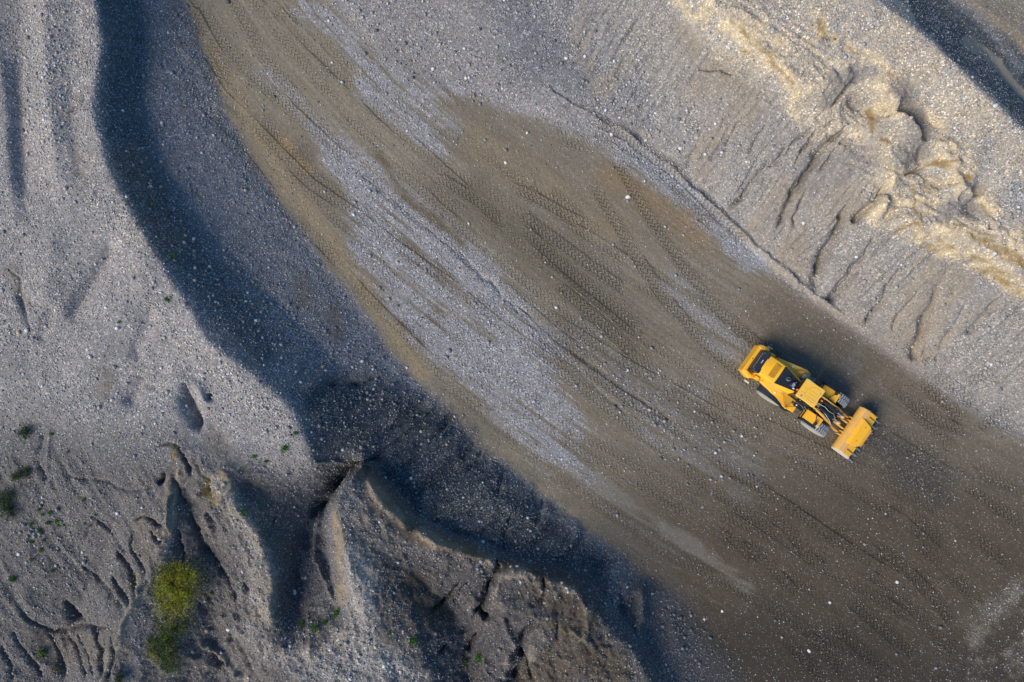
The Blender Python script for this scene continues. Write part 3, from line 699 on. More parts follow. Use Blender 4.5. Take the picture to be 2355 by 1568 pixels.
# relief
peb = g.math('MULTIPLY', g.rng(d1, .0, .55, 1, 0), g.math('ADD', g.math('MULTIPLY', r1, .7), .3))
peb2 = g.rng(d2, .0, .55, 1, 0)
hh_ = g.math('ADD', g.math('MULTIPLY', peb, .035), g.math('MULTIPLY', peb2, .014))
hh_ = g.math('MULTIPLY', hh_, ag2)
hh_ = g.math('ADD', hh_, g.math('MULTIPLY', g.noise(3.2, 7, tc, .65), .055))
hh_ = g.math('ADD', hh_, g.math('MULTIPLY', g.math('MULTIPLY', tws, lug), .06))
bp = g.n('ShaderNodeBump'); bp.inputs['Strength'].default_value = 1.0; bp.inputs['Distance'].default_value = 1.0
g.l(hh_, bp.inputs['Height']); g.l(bp.outputs[0], g.b.inputs['Normal'])
me.materials.append(g.m)

# ------------------------------------------------------------------ loose gravel: uncountable, one object
def stones(n_try, smin, smax, dens, seed, name, label, pale=.2):
    r = np.random.RandomState(seed)
    sx_ = r.uniform(-36, 36, n_try); sy_ = r.uniform(-24.5, 24.5, n_try)
    hz = gh(sx_, sy_)
    fi = np.clip(((sx_ + 37.5) / STEP).astype(int) , 0, None) + np.searchsorted(gx, -37.5 - 1e-6)
    fj = np.clip(((sy_ + 26.0) / STEP).astype(int), 0, None) + np.searchsorted(gy, -26.0 - 1e-6)
    k = fj * NX + fi
    keep = r.rand(n_try) < dens(k, sx_, sy_)
    sx_, sy_, hz, k = sx_[keep], sy_[keep], hz[keep], k[keep]
    n = len(sx_)
    size = smin + (smax - smin) * r.rand(n) ** 3.2
    base = np.array([[1,0,0],[.3,.95,0],[-.8,.6,0],[-.8,-.6,0],[.3,-.95,0],[.15,.1,.75],[-.1,-.1,-.6]], float)
    fc = np.array([[0,1,5],[1,2,5],[2,3,5],[3,4,5],[4,0,5],[1,0,6],[2,1,6],[3,2,6],[4,3,6],[0,4,6]])
    v = base[None] * (1 + .25 * (r.rand(n, 7, 3) - .5))
    v[:, :, 1] *= r.uniform(.6, 1, n)[:, None]; v[:, :, 2] *= r.uniform(.6, 1.0, n)[:, None]
    an = r.rand(n) * 2 * math.pi; c_, s_ = np.cos(an)[:, None], np.sin(an)[:, None]
    vx = v[:, :, 0] * c_ - v[:, :, 1] * s_; vy = v[:, :, 0] * s_ + v[:, :, 1] * c_
    vv = np.stack([vx, vy, v[:, :, 2]], -1) * size[:, None, None]
    vv += np.stack([sx_, sy_, hz + size * .28], -1)[:, None]
    ff = fc[None] + (np.arange(n) * 7)[:, None, None]
    m_ = bpy.data.meshes.new(name)
    mesh_np(m_, vv.reshape(-1, 3), ff.reshape(-1, 3), 3)
    # stone colours: mostly the local gravel, some pale limestone, some tan, some dark
    lc = col[k]; lum = .45 * lc.mean(1, keepdims=True) + .55 * .175
    t = r.rand(n)
    cc = np.where((t < .45)[:, None], C(1.0, 1.03, 1.1)[None] * lum * 1.25, C(1.02, 1, .97)[None] * lum * 1.5)
    cc = np.where((t > .93)[:, None], C(1.2, 1.0, .76)[None] * (lum * 1.5 + .03), cc)
    cc = np.where(((t > .93 - pale) & (t < .93))[:, None], C(1, 1, 1.02)[None] * np.minimum(lum * 2.0 + .10, .5), cc)
    cc = np.where((t < .07)[:, None], C(.9, 1, 1.15)[None] * lum * .6, cc)
    cc = np.clip(cc * (.8 + .5 * r.rand(n, 1)), .02, .62)
    cc = np.repeat(cc, 7, axis=0)
    a_ = m_.attributes.new('col', 'FLOAT_COLOR', 'POINT')
    a_.data.foreach_set('color', np.column_stack([cc, np.ones(len(cc))]).astype(np.float32).ravel())
    sm = N(name + ' stone'); q = sm.n('ShaderNodeAttribute'); q.attribute_name = 'col'
    sm.l(q.outputs['Color'], sm.b.inputs['Base Color']); sm.b.inputs['Roughness'].default_value = .85
    m_.materials.append(sm.m)
    return tag(link(name, m_), label, 'gravel', kind='stuff')
def dn(k, X, Y):
    return np.clip(.04 + .95 * grav[k] ** 1.5 * (.40 + 1.0 * smooth(.25, .75, vnoise(X * .35, Y * .35, 3) * .6 + vnoise(X * 1.1, Y * 1.1, 5) * .4)), 0, 1)
stones(290000, .028, .075, dn, 5, 'gravel', 'fine grey gravel strewn over the quarry floor and banks', .16)
coarse = (stroke([(1220,-40),(1330,120),(1450,250),(1620,330)], 50, 80) + stroke([(820,40),(960,120),(1100,170)], 60, 90) + stroke([(330,330),(440,560),(640,780),(840,860)], 60, 90)
          + stroke([(500,840),(640,960)], 46, 60) + stroke([(940,1150),(1150,1250),(1300,1320)], 60, 80) + stroke([(2320,430),(2354,520)], 34, 40) + stroke([(120,60),(90,300)], 40, 60)
          + stroke([(700,1500),(900,1540)], 60, 60) + stroke([(1420,1340),(1430,1460)], 36, 30) + .5 * stroke([(1350,800),(1700,1050)], 80, 150) + stroke([(1560,1450),(1600,1568)], 50, 80) + stroke([(760,960),(820,1020)], 50, 60) + stroke([(60,1200),(150,1300)], 50, 60) + stroke([(2060,560),(2010,700)], 20, 50))
def dc(k, X, Y):
    return np.clip(.012 + .5 * coarse[k] + .10 * grav[k] ** 2, 0, 1)
stones(52000, .05, .17, dc, 6, 'coarse_gravel', 'coarse rounded cobbles scattered over the banks', .22)

# ------------------------------------------------------------------ simple materials
def mat(name, c, rough=.5, metal=0, dirt=0, dcol=(.20, .165, .125), spec=.5, coat=0):
    q = N(name)
    t_ = q.n('ShaderNodeTexCoord').outputs['Object']
    if dirt:
        f = q.rng(q.noise(1.7, 6, t_, .68), .5 - .3 * dirt, .5 + .35, 0, min(1, dirt * 1.5))
        f2 = q.rng(q.noise(9.0, 4, t_, .6), .45, .75, 0, dirt * .5)
        cc = q.mix(q.math('MAXIMUM', f, f2), (*c, 1), (*dcol, 1))
        q.l(cc, q.b.inputs['Base Color'])
        q.l(q.math('ADD', q.math('MULTIPLY', f, .35), rough), q.b.inputs['Roughness'])
    else:
        q.b.inputs['Base Color'].default_value = (*c, 1); q.b.inputs['Roughness'].default_value = rough
    q.b.inputs['Metallic'].default_value = metal
    q.b.inputs['Specular IOR Level'].default_value = spec
    return q.m
YEL = mat('yellow paint', (.84, .43, .018), .36, dirt=.38, dcol=(.50, .30, .09))
YELD = mat('dusty yellow paint', (.78, .42, .05), .55, dirt=.75, dcol=(.46, .30, .15))
YELR = mat('roof yellow paint', (.80, .46, .05), .5, dirt=.35, dcol=(.55, .36, .13))
RUST = mat('scraped rusty steel', (.50, .17, .06), .7, dirt=.6, dcol=(.30, .16, .10))
NAVY = mat('black plastic', (.012, .015, .024), .42, dirt=.15, dcol=(.06, .06, .065))
BLK = mat('black steel', (.018, .018, .02), .5, dirt=.3, dcol=(.07, .06, .05))
RUB = mat('dark rubber', (.022, .024, .028), .8)
RUBD = mat('dusty rubber', (.25, .28, .32), .9, dirt=.5, dcol=(.13, .125, .12))
RUBW = mat('mud caked rubber', (.42, .40, .35), .9, dirt=.6, dcol=(.18, .155, .125))
STEEL = mat('worn blue grey steel', (.20, .25, .33), .5, metal=.15, dirt=.35, dcol=(.14, .14, .15))
DUST = mat('dust caked paint', (.56, .33, .12), .8, dirt=.6, dcol=(.42, .27, .16))
CHROME = mat('chrome rod', (.75, .80, .88), .12, metal=1)
GREYP = mat('grey paint', (.25, .25, .26), .5, dirt=.3, dcol=(.2, .18, .15))
PALEP = mat('pale dusty plate', (.62, .56, .46), .6, dirt=.5, dcol=(.45, .38, .28))
WHT = mat('white enamel', (.80, .80, .80), .4)
LAMP = mat('lamp glass', (.72, .72, .78), .15)
ORG = mat('orange beacon plastic', (.90, .13, .02), .3)
RAIL = mat('brown handrail paint', (.16, .035, .02), .5)
GLS = mat('dark cab glass', (.01, .014, .02), .06, spec=.8)
HOLE = mat('vent hole black', (.05, .025, .005), .9)
CREASE = mat('roof seam', (.42, .24, .03), .7)

class MB:
    def __init__(s): s.v = []; s.f = []
    def add(s, vs_, fs_, M=None):
        o_ = len(s.v)
        s.v += [tuple(M @ Vector(p)) if M else tuple(p) for p in vs_]
        s.f += [tuple(i + o_ for i in f) for f in fs_]
        return s
    def box(s, c, d, rz=0, ry=0, rx=0):
        M = Matrix.Translation(c) @ Matrix.Rotation(rz, 4, 'Z') @ Matrix.Rotation(ry, 4, 'Y') @ Matrix.Rotation(rx, 4, 'X')
        a_, b_, c_ = d[0] / 2, d[1] / 2, d[2] / 2
        vs_ = [(i * a_, j * b_, k * c_) for i in (-1, 1) for j in (-1, 1) for k in (-1, 1)]
        return s.add(vs_, [(0,1,3,2),(4,6,7,5),(0,4,5,1),(2,3,7,6),(0,2,6,4),(1,5,7,3)], M)
    def prism(s, pts, a_, b_, ax='Y'):
        """profile pts extruded from a_ to b_ along ax; pts are (x,z) for Y, (x,y) for Z, (y,z) for X"""
        f3 = {'Y': lambda p, t: (p[0], t, p[1]), 'Z': lambda p, t: (p[0], p[1], t), 'X': lambda p, t: (t, p[0], p[1])}[ax]
        n = len(pts)
        vs_ = [f3(p, a_) for p in pts] + [f3(p, b_) for p in pts]
        return s.add(vs_, [tuple(range(n)), tuple(range(2 * n - 1, n - 1, -1))] + [(i, i + n, (i + 1) % n + n, (i + 1) % n) for i in range(n)])
    def loft(s, rings, close=True, caps=True):
        n = len(rings[0]); o_ = len(s.v)
        vs_ = [p for r_ in rings for p in r_]; fs_ = []
        for k in range(len(rings) - 1):
            for i in range(n if close else n - 1):
                j = (i + 1) % n
                fs_.append((k * n + i, k * n + j, (k + 1) * n + j, (k + 1) * n + i))
        if caps: fs_ += [tuple(range(n - 1, -1, -1)), tuple((len(rings) - 1) * n + i for i in range(n))]
        return s.add(vs_, fs_)
    def tube(s, pts, r_, n=8):
        pts = [Vector(p) for p in pts]; rings = []
        for i, p in enumerate(pts):
            t = (pts[min(i + 1, len(pts) - 1)] - pts[max(i - 1, 0)]).normalized()
            u = t.orthogonal().normalized() if i == 0 else (u - t * u.dot(t)).normalized()
            q = t.cross(u); rr = r_[i] if isinstance(r_, (list, tuple)) else r_
            rings.append([tuple(p + (u * math.cos(2 * math.pi * k / n) + q * math.sin(2 * math.pi * k / n)) * rr) for k in range(n)])
        return s.loft(rings)
    def cyl(s, a_, b_, r_, n=20, r2=None):
        return s.tube([a_, b_], [r_, r_ if r2 is None else r2], n)
    def lathe(s, prof, c, n=48):
        """prof (offset along Y, radius), turned about the Y axis"""
        rings = [[(c[0] + r_ * math.cos(2 * math.pi * k / n), c[1] + o_, c[2] + r_ * math.sin(2 * math.pi * k / n)) for k in range(n)] for o_, r_ in prof]
        return s.loft(rings)
    def sheet(s, outline, th):
        """outline of (x,y,z) points thickened downward"""
        n = len(outline)
        vs_ = list(outline) + [(p[0], p[1], p[2] - th) for p in outline]
        return s.add(vs_, [tuple(range(n)), tuple(range(2 * n - 1, n - 1, -1))] + [(i, i + n, (i + 1) % n + n, (i + 1) % n) for i in range(n)])
    def build(s, name, m_, parent=None, bevel=0, smooth_=35):
        me_ = bpy.data.meshes.new(name)
        me_.from_pydata(s.v, [], s.f); me_.update()
        bm = bmesh.new(); bm.from_mesh(me_); bmesh.ops.recalc_face_normals(bm, faces=bm.faces); bm.to_mesh(me_); bm.free()
        me_.materials.append(m_)
        me_.polygons.foreach_set('use_smooth', [True] * len(me_.polygons))
        me_.set_sharp_from_angle(angle=R(smooth_))
        o_ = link(name, me_, parent)
        if bevel:
            b_ = o_.modifiers.new('bevel', 'BEVEL'); b_.width = bevel; b_.segments = 2; b_.limit_method = 'ANGLE'; b_.angle_limit = R(35)
        return o_

# ------------------------------------------------------------------ wheel loader
LX, LY = 19.215, -3.636
root = bpy.data.objects.new('wheel_loader', None)
scene.collection.objects.link(root)
root.location = (LX, LY, float(np.mean(gh(np.array([LX - 1.5, LX + 1.5]), np.array([LY + 1, LY - 1])))) - .01)
root.rotation_euler = (0, 0, R(-35))
tag(root, 'yellow articulated wheel loader with a toothed bucket parked on brown quarry soil', 'wheel loader')

RW, WW = .87, .64
def wheel(cx_, sy):
    c = (cx_, sy * 1.17, RW)
    hub = MB().lathe([(sy * .10, .02), (sy * .10, .20), (sy * .26, .20), (sy * .28, .15), (sy * .28, .02)], c, 24)
    for k in range(12):
        a_ = k * math.pi / 6
        p = (c[0] + .27 * math.cos(a_), c[1] + sy * .12, c[2] + .27 * math.sin(a_))
        hub.cyl(p, (p[0], p[1] + sy * .06, p[2]), .02, 6)
    wh = hub.build('wheel', YELD, root)
    hw = WW / 2
    MB().lathe([(-hw * .8, .42), (-hw * .97, .50), (-hw, .62), (-hw * .98, .74), (-hw * .86, RW - .05), (-hw * .5, RW - .03), (0, RW - .025), (hw * .5, RW - .03), (hw * .86, RW - .05), (hw * .98, .74), (hw, .62), (hw * .97, .50), (hw * .8, .42)], c, 64).build('tyre', RUBW if cx_ < 0 else RUB, wh)
    # herringbone lugs
    tr = MB(); n = 30
    for k in range(n):
        for half in (-1, 1):
            ring = []
            for j, (off, dr) in enumerate(((0.005, 0), (.13, .0), (.22, -.008), (.30, -.035), (.318, -.10))):
                skew = -.155 * min(off / .3, 1)
                skew = (-.11 * off / .15 if off < .15 else -.11 + .03 * (off - .15) / .15)
                a0 = 2 * math.pi * k / n + skew; wda = .066
                rr = RW + .004 + dr
                y_ = c[1] + half * off
                ring.append([(c[0] + q_ * math.cos(a_), y_, c[2] + q_ * math.sin(a_)) for a_, q_ in ((a0 - wda, rr - .05), (a0 - wda * .88, rr), (a0 + wda * .88, rr), (a0 + wda, rr - .05))])
            tr.loft(ring)
    tr.build('tread', RUBD, wh, smooth_=20)
    # side wall lug ends caked in pale mud
    sw = MB().lathe([(sy * hw * .985, .50), (sy * (hw + .012), .56), (sy * (hw + .014), .70), (sy * hw * .97, .775), (sy * hw * .9, .70), (sy * hw * .9, .52)], c, 48)
    sw.build('sidewall', RUBW, wh)
    MB().lathe([(-sy * hw * .7, .44), (sy * hw * .75, .46), (sy * hw * .82, .47), (sy * hw * .80, .43), (sy * hw * .35, .40), (sy * hw * .22, .30), (sy * hw * .25, .05), (-sy * hw * .2, .05), (-sy * hw * .7, .3)], c, 40).build('rim', YELD, wh)
for cx_ in (-1.78, 1.80):
    for sy in (-1, 1): wheel(cx_, sy)

# frames
fr = MB()
fr.box((-2.0, 0, .95), (3.9, .9, .55)).box((-1.78, 0, .87), (.4, 1.9, .34)).cyl((-.35, 0, .6), (-.35, 0, 1.5), .16, 16).box((-.5, 0, .9), (.7, .6, .5))
fr.build('rear_frame', BLK, root, .02)
ff_ = MB()
ff_.box((1.3, 0, 1.0), (2.1, .84, .55)).box((1.80, 0, .87), (.4, 1.9, .34)).box((.1, 0, .95), (.9, .5, .4))
ff_.prism([(.35, 1.0), (1.9, .9), (1.6, 1.5), (1.1, 2.05), (.6, 2.1), (.35, 1.7)], .30, .36).prism([(.35, 1.0), (1.9, .9), (1.6, 1.5), (1.1, 2.05), (.6, 2.1), (.35, 1.7)], -.36, -.30)
ff_.build('front_frame', BLK, root, .015)

# counterweight: arc round the rear with box ends reaching forward
cw = MB()
cw.sheet([(-4.455, 1.0, 1.62), (-4.455, -1.0, 1.62), (-4.22, -1.02, 1.60), (-4.22, 1.02, 1.60)], 1.0)
cw.sheet([(-4.24, 1.07, 1.45), (-4.24, -1.07, 1.45), (-3.45, -1.0, 1.40), (-3.45, 1.0, 1.40)], .75)
cw.build('counterweight', YEL, root, .035)
for sy in (-1, 1):
    hn = MB().add([(-4.45, sy*.86, 1.63), (-4.18, sy*.84, 1.66), (-3.74, sy*.88, 1.66), (-3.70, sy*1.10, 1.58), (-3.86, sy*1.23, 1.55), (-4.42, sy*1.06, 1.58),
                   (-4.43, sy*.86, .85), (-4.18, sy*.84, .80), (-3.78, sy*.88, .85), (-3.78, sy*1.08, .85), (-3.90, sy*1.20, .85), (-4.38, sy*1.04, .85)],
                  [(0,1,2,3,4,5), (6,7,8,9,10,11), (0,1,7,6), (1,2,8,7), (2,3,9,8), (3,4,10,9), (4,5,11,10), (5,0,6,11)])
    o_ = hn.build('counterweight_horn', YELD if sy > 0 else YEL, root, .03)
    MB().box((-3.96, sy * 1.0, 1.655), (.34, .20, .05), rz=sy * .28).build('lamp_housing', YEL, o_, .02)
    MB().box((-4.47, sy * .85, 1.25), (.03, .18, .12)).build('tail_light', ORG, o_, .01)
MB().cyl((-4.35, 0.0, 1.615), (-4.35, 0, 1.635), .035, 12).build('lifting_eye', RAIL, root)

# engine hood
hd = MB()
ring = lambda X, w_, z1, zb: [(X, -w_, zb), (X, -w_ - .02, z1 - .14), (X, -w_ + .06, z1 - .03), (X, -w_ * .5, z1 + .03), (X, 0, z1 + .045), (X, w_ * .5, z1 + .03), (X, w_ - .06, z1 - .03), (X, w_ + .02, z1 - .14), (X, w_, zb)]
hd.loft([ring(-3.80, .70, 2.42, 1.35), ring(-3.2, .72, 2.47, 1.35), ring(-2.60, .715, 2.50, 1.35)])
hd.build('engine_hood', YEL, root, .02)
# hood front: tapers to the cab, yellow cheeks each side of the dark cover
ck = MB()
for sy in (-1, 1):
    ck.add([(-2.60, sy*.735, 2.36), (-1.22, sy*.47, 2.40), (-1.22, sy*.34, 2.48), (-2.60, sy*.66, 2.52), (-2.60, sy*.80, 1.4), (-1.22, sy*.70, 1.4), (-1.22, sy*.25, 1.4), (-2.60, sy*.3, 1.4)],
           [(0,1,2,3), (0,4,5,1), (1,5,6,2), (3,2,6,7), (0,3,7,4), (4,7,6,5)])
ck.build('hood_cheek', YEL, root, .015)
hc = MB().sheet([(-2.585, -.655, 2.535), (-2.585, .655, 2.535), (-1.23, .335, 2.50), (-1.23, -.335, 2.50)], .35)
hcv = hc.build('hood_cover', NAVY, root, .02)
# a dark seam where hood meets cover
for (X, Y, r_, hh2, nm, m_) in ((-2.02, .06, .125, .16, 'exhaust_pipe', STEEL), (-1.64, -.09, .185, .24, 'air_intake', NAVY)):
    p_ = MB().cyl((X, Y, 2.45), (X, Y, 2.53 + hh2), r_, 28).build(nm, m_, root, .02)
    MB().cyl((X, Y, 2.53 + hh2 - .005), (X - .01, Y, 2.55 + hh2), r_ * .72, 24).build('cap', BLK if nm == 'exhaust_pipe' else STEEL, p_, .01)
MB().tube([(-2.02, .06, 2.68), (-2.12, .0, 2.74), (-2.18, -.02, 2.72)], .05, 12).build('exhaust_elbow', BLK, root)
MB().box((-1.50, .14, 2.56), (.12, .09, .09)).build('work_light', LAMP, root, .015)
MB().box((-1.42, -.24, 2.56), (.13, .09, .09)).build('work_light', LAMP, root, .015)
# rear grille: black box behind the hood
rg = MB().loft([[(-4.26, -.62, 1.5), (-4.26, -.66, 2.20), (-4.26, .66, 2.20), (-4.26, .62, 1.5)], [(-4.12, -.70, 1.45), (-4.12, -.72, 2.34), (-4.12, .72, 2.34), (-4.12, .70, 1.45)],
                [(-3.83, -.72, 1.45), (-3.83, -.745, 2.455), (-3.83, .745, 2.455), (-3.83, .72, 1.45)], [(-3.72, -.71, 1.45), (-3.72, -.70, 2.44), (-3.72, .70, 2.44), (-3.72, .71, 1.45)]])
rgo = rg.build('rear_grille', NAVY, root, .03)
sl_ = MB()
for k in range(9):
    X = -4.22 + k * .028; sl_.box((X, 0, 2.255 + k * .013), (.010, 1.16, .02), ry=-.45)
sl_.build('slat', GREYP, rgo)
lt = MB()                                  # small white mark on the grille top
for k, wl in enumerate((.03, .045, .03, .05, .04, .03)):
    lt.box((-3.985 + (k % 2) * .006, -.05 + k * .043, 2.42), (.05, wl * .62, .012))
lt.build('lettering', WHT, rgo)
for Y in (-.60, .60): MB().box((-4.10, Y, 2.33), (.06, .08, .03)).build('hinge', GREYP, rgo, .01)
# perforated vent on the hood
vp = MB().box((-3.02, -.02, 2.538), (.44, .92, .012)).build('vent_panel', YEL, root, .004)
vh = MB()
for i in range(8):
    for j in range(17):
        X = -3.20 + i * .052; Y = -.46 + j * .054 + (i % 2) * .027
        if (i < 2 and j > 15) or (i > 5 and j < 1): continue
        vh.cyl((X, Y, 2.540), (X, Y, 2.547), .022, 6)
vh.build('vent_holes', HOLE, vp)

# rear fenders, black guards, steps and rails
def arc(x0, z0, r_, a0, a1, n=9):
    return [(x0 + r_ * math.cos(R(a0 + (a1 - a0) * i / n)), z0 + r_ * math.sin(R(a0 + (a1 - a0) * i / n))) for i in range(n + 1)]
for sy in (-1, 1):
    # yellow tank top between hood and wheel, widening towards the cab then dropping
    top = [(-3.30, .74, 1.78), (-3.05, .98, 1.80), (-2.55, 1.08, 1.83), (-2.0, 1.22, 1.83), (-1.45, 1.36, 1.78), (-1.0, 1.42, 1.66), (-.62, 1.42, 1.50)]
    fd = MB(); n = len(top)
    rings = []
    for (X, Y, Z) in top:
        rings.append([(X, sy * .62, Z + .04), (X, sy * (Y - .03), Z), (X, sy * Y, Z - .05), (X, sy * Y, Z - .35), (X, sy * .62, Z - .40)])
    fd.loft(rings)
    f_ = fd.build('rear_fender', YEL if sy < 0 else YELR, root, .015)
    # black plastic guard following the wheel
    gd = MB(); rings = []
    for k, a_ in enumerate(np.linspace(150, 20, 15)):
        X = -1.80 + .98 * 1.28 * math.cos(R(a_)); Z = .80 + .98 * math.sin(R(a_)) + .03
        inn = np.interp(X, [-3.1, -2.6, -2.0, -1.4, -.6], [.98, 1.03, 1.18, 1.33, 1.40]); ou = np.interp(X, [-3.1, -2.9, -2.2, -1.2, -.5], [1.16, 1.44, 1.50, 1.52, 1.50])
        rings.append([(X, sy * inn, Z + .02), (X, sy * ou, Z), (X, sy * (ou + .02), Z - .10), (X, sy * (ou - .02), Z - .09), (X, sy * inn, Z - .05)])
    gd.loft(rings); gd.build('mudguard', NAVY, f_, .01)
    # rail on the fender
    for dx in (0, .13):
        rl = MB().tube([(-1.62 + dx, sy * .80, 1.80), (-1.62 + dx, sy * .80, 2.02), (-1.34 + dx, sy * 1.02, 2.04), (-1.30 + dx, sy * 1.12, 2.02), (-.98 + dx, sy * 1.34, 1.92), (-.80 + dx * .6, sy * 1.40, 1.5)] if sy < 0 else
                [(-1.72 + dx, sy * .98, 1.80), (-1.72 + dx, sy * .98, 2.00), (-1.56 + dx, sy * 1.12, 2.02), (-1.20 + dx, sy * 1.24, 1.95), (-1.16 + dx, sy * 1.26, 1.75)], .014, 6)
        rl.build('handrail', RAIL, f_)
    MB().cyl((-1.98, sy * 1.02, 1.83), (-1.98, sy * 1.02, 1.885), .07, 16).build('marker_light', LAMP, f_, .01)
    MB().box((-3.42, sy * .90, 1.55), (.34, .20, .5)).build('rear_step_panel', YEL, f_, .02)
    MB().tube([(-3.35, sy * .72, 1.83), (-3.28, sy * .92, 1.86), (-3.30, sy * 1.0, 1.83)], .013, 6).tube([(-3.28, sy * .92, 1.86), (-3.0, sy * .86, 1.86)], .013, 6).build('edge_strip', RAIL, f_)
    # battery or tool box under the cab side with steps
    MB().box((-.42, sy * 1.08, 1.05), (.75, .50, .42)).build('step_box', YEL if sy < 0 else GREYP, root, .03)
    st = MB()
    st.tube([(-.66, sy * 1.36, 1.25), (-.66, sy * 1.40, .40), (-.18, sy * 1.40, .40), (-.18, sy * 1.36, 1.25)], .02, 6)
    lad = st.build('ladder', BLK, root)
    for k in range(3): MB().box((-.42, sy * (1.36 - .02 * k), .45 + .28 * k), (.46, .16, .04)).build('step', BLK, lad)
    for L_ in ([(-.78, sy * 1.34, 1.3), (-.82, sy * 1.28, 1.85), (-.45, sy * 1.05, 1.9)], [(.02, sy * 1.20, 1.2), (.10, sy * 1.02, 1.8), (.05, sy * .85, 2.1)]):
        MB().tube(L_, .016, 6).build('grab_rail', BLK, root)
    MB().box((-3.62, sy * 1.36, 1.0), (.36, .10, .12)).build('rear_bracket', PALEP, root, .015)
MB().box((-1.02, .86, 1.92), (.34, .34, .34)).build('air_cleaner_box', GREYP, root, .03)
# chrome edge beside the hood
MB().tube([(-2.55, -.78, 1.93), (-1.95, -.76, 1.95), (-1.4, -.72, 1.93)], .022, 6).build('hood_rail', CHROME, root)

# cab
cb = MB()
cb.loft([[(-1.18, -.62, 1.45), (-.05, -.66, 1.45), (.10, -.50, 1.45), (.10, .50, 1.45), (-.05, .66, 1.45), (-1.18, .62, 1.45)],
         [(-1.20, -.64, 2.0), (.02, -.70, 2.0), (.22, -.52, 2.0), (.22, .52, 2.0), (.02, .70, 2.0), (-1.20, .64, 2.0)],
         [(-1.20, -.60, 3.22), (-.08, -.60, 3.22), (-.02, -.48, 3.22), (-.02, .48, 3.22), (-.08, .60, 3.22), (-1.20, .60, 3.22)]])
cab = cb.build('cab', GLS, root, .02)
for sy in (-1, 1):
    for (X0_, X1_) in ((-1.20, -1.20), (-.45, -.45), (.03, -.08)):
        MB().tube([(X0_, sy * .70 if X0_ > -1 else sy * .65, 1.95), (X1_, sy * .62, 3.2)], .035, 6).build('cab_pillar', BLK, cab)
    MB().tube([(-1.2, sy * .66, 1.98), (.02, sy * .72, 1.98), (.24, sy * .52, 1.98)], .03, 6).build('cab_waist_rail', BLK, cab)
MB().box((-.52, 0, 1.36), (1.5, 1.36, .16)).build('cab_floor', YELD, cab, .02)
MB().box((-.1, -.86, 1.60), (.75, .26, .10)).build('side_platform', NAVY, cab, .02)
MB().cyl((-.30, -.86, 1.66), (-.30, -.86, 1.70), .05, 12).build('mirror_lamp', LAMP, cab)
MB().tube([(-.1, -.72, 2.3), (.15, -.86, 2.4)], .012, 5).build('mirror_arm', GREYP, cab)
MB().tube([(-.2, -.70, 1.98), (.25, -.95, 1.95)], .012, 5).build('mirror_arm', GREYP, cab)
rf = MB()
rr = [(-1.34, -.40), (-1.34, -.60), (-1.27, -.67), (-.95, -.64), (-.60, -.64), (-.06, -.67), (.03, -.63), (.04, -.35), (.0, 0), (.04, .35), (.03, .63), (-.06, .67), (-.60, .64), (-1.22, .67), (-1.34, .64), (-1.34, .40)]
inner = [(a_ * .97 - .02, b_ * .96) for a_, b_ in rr]
rf.loft([[(a_, b_, 3.20) for a_, b_ in rr], [(a_, b_, 3.32) for a_, b_ in rr], [(a_, b_, 3.37) for a_, b_ in inner]])
roof = rf.build('cab_roof', YELR, root, .012)
sm_ = MB()
z_ = 3.373
octa = [(-.95, .10), (-.86, .28), (-.62, .44), (-.22, .44), (-.16, .30), (-.16, -.30), (-.22, -.44), (-.62, -.44), (-.90, -.34), (-.95, -.20)]
# pressed seams of the roof panel
def seam(L):
    for (a_, b_) in zip(L[:-1], L[1:]):
        l_ = math.hypot(b_[0] - a_[0], b_[1] - a_[1]); an_ = math.atan2(b_[1] - a_[1], b_[0] - a_[0])
        sm_.box(((a_[0] + b_[0]) / 2, (a_[1] + b_[1]) / 2, z_), (l_ + .01, .014, .008), rz=an_)
seam(octa + [octa[0]])
for yy in (-.28, -.06, .14): seam([(-.78 if yy < 0 else -.84, yy), (-.30 + .3 * abs(yy), yy)])
seam([(-1.24, .12), (-1.1, .08), (-.95, .10)]); seam([(-1.24, -.26), (-1.08, -.22), (-.95, -.20)]); seam([(-.16, .30), (-.04, .34)])
sm_.build('roof_seam', CREASE, roof)
for (X, Y) in ((-1.08, .50), (-.12, .50), (-.14, -.50), (-.36, -.50)):
    MB().cyl((X, Y, 3.36), (X, Y, 3.384), .035, 10).build('roof_bolt', PALEP, roof)
MB().cyl((-1.08, -.48, 3.36), (-1.08, -.48, 3.40), .055, 12).build('antenna_base', STEEL, roof)
bc = MB().cyl((-1.40, -.27, 2.90), (-1.40, -.27, 3.12), .05, 10).build('beacon', BLK, root)
MB().cyl((-1.40, -.27, 3.12), (-1.40, -.27, 3.26), .068, 14, .055).build('beacon_lamp', ORG, bc, .01)
MB().box((-1.30, 0, 2.85), (.14, 1.1, .08)).build('cab_rear_bar', BLK, root, .01)

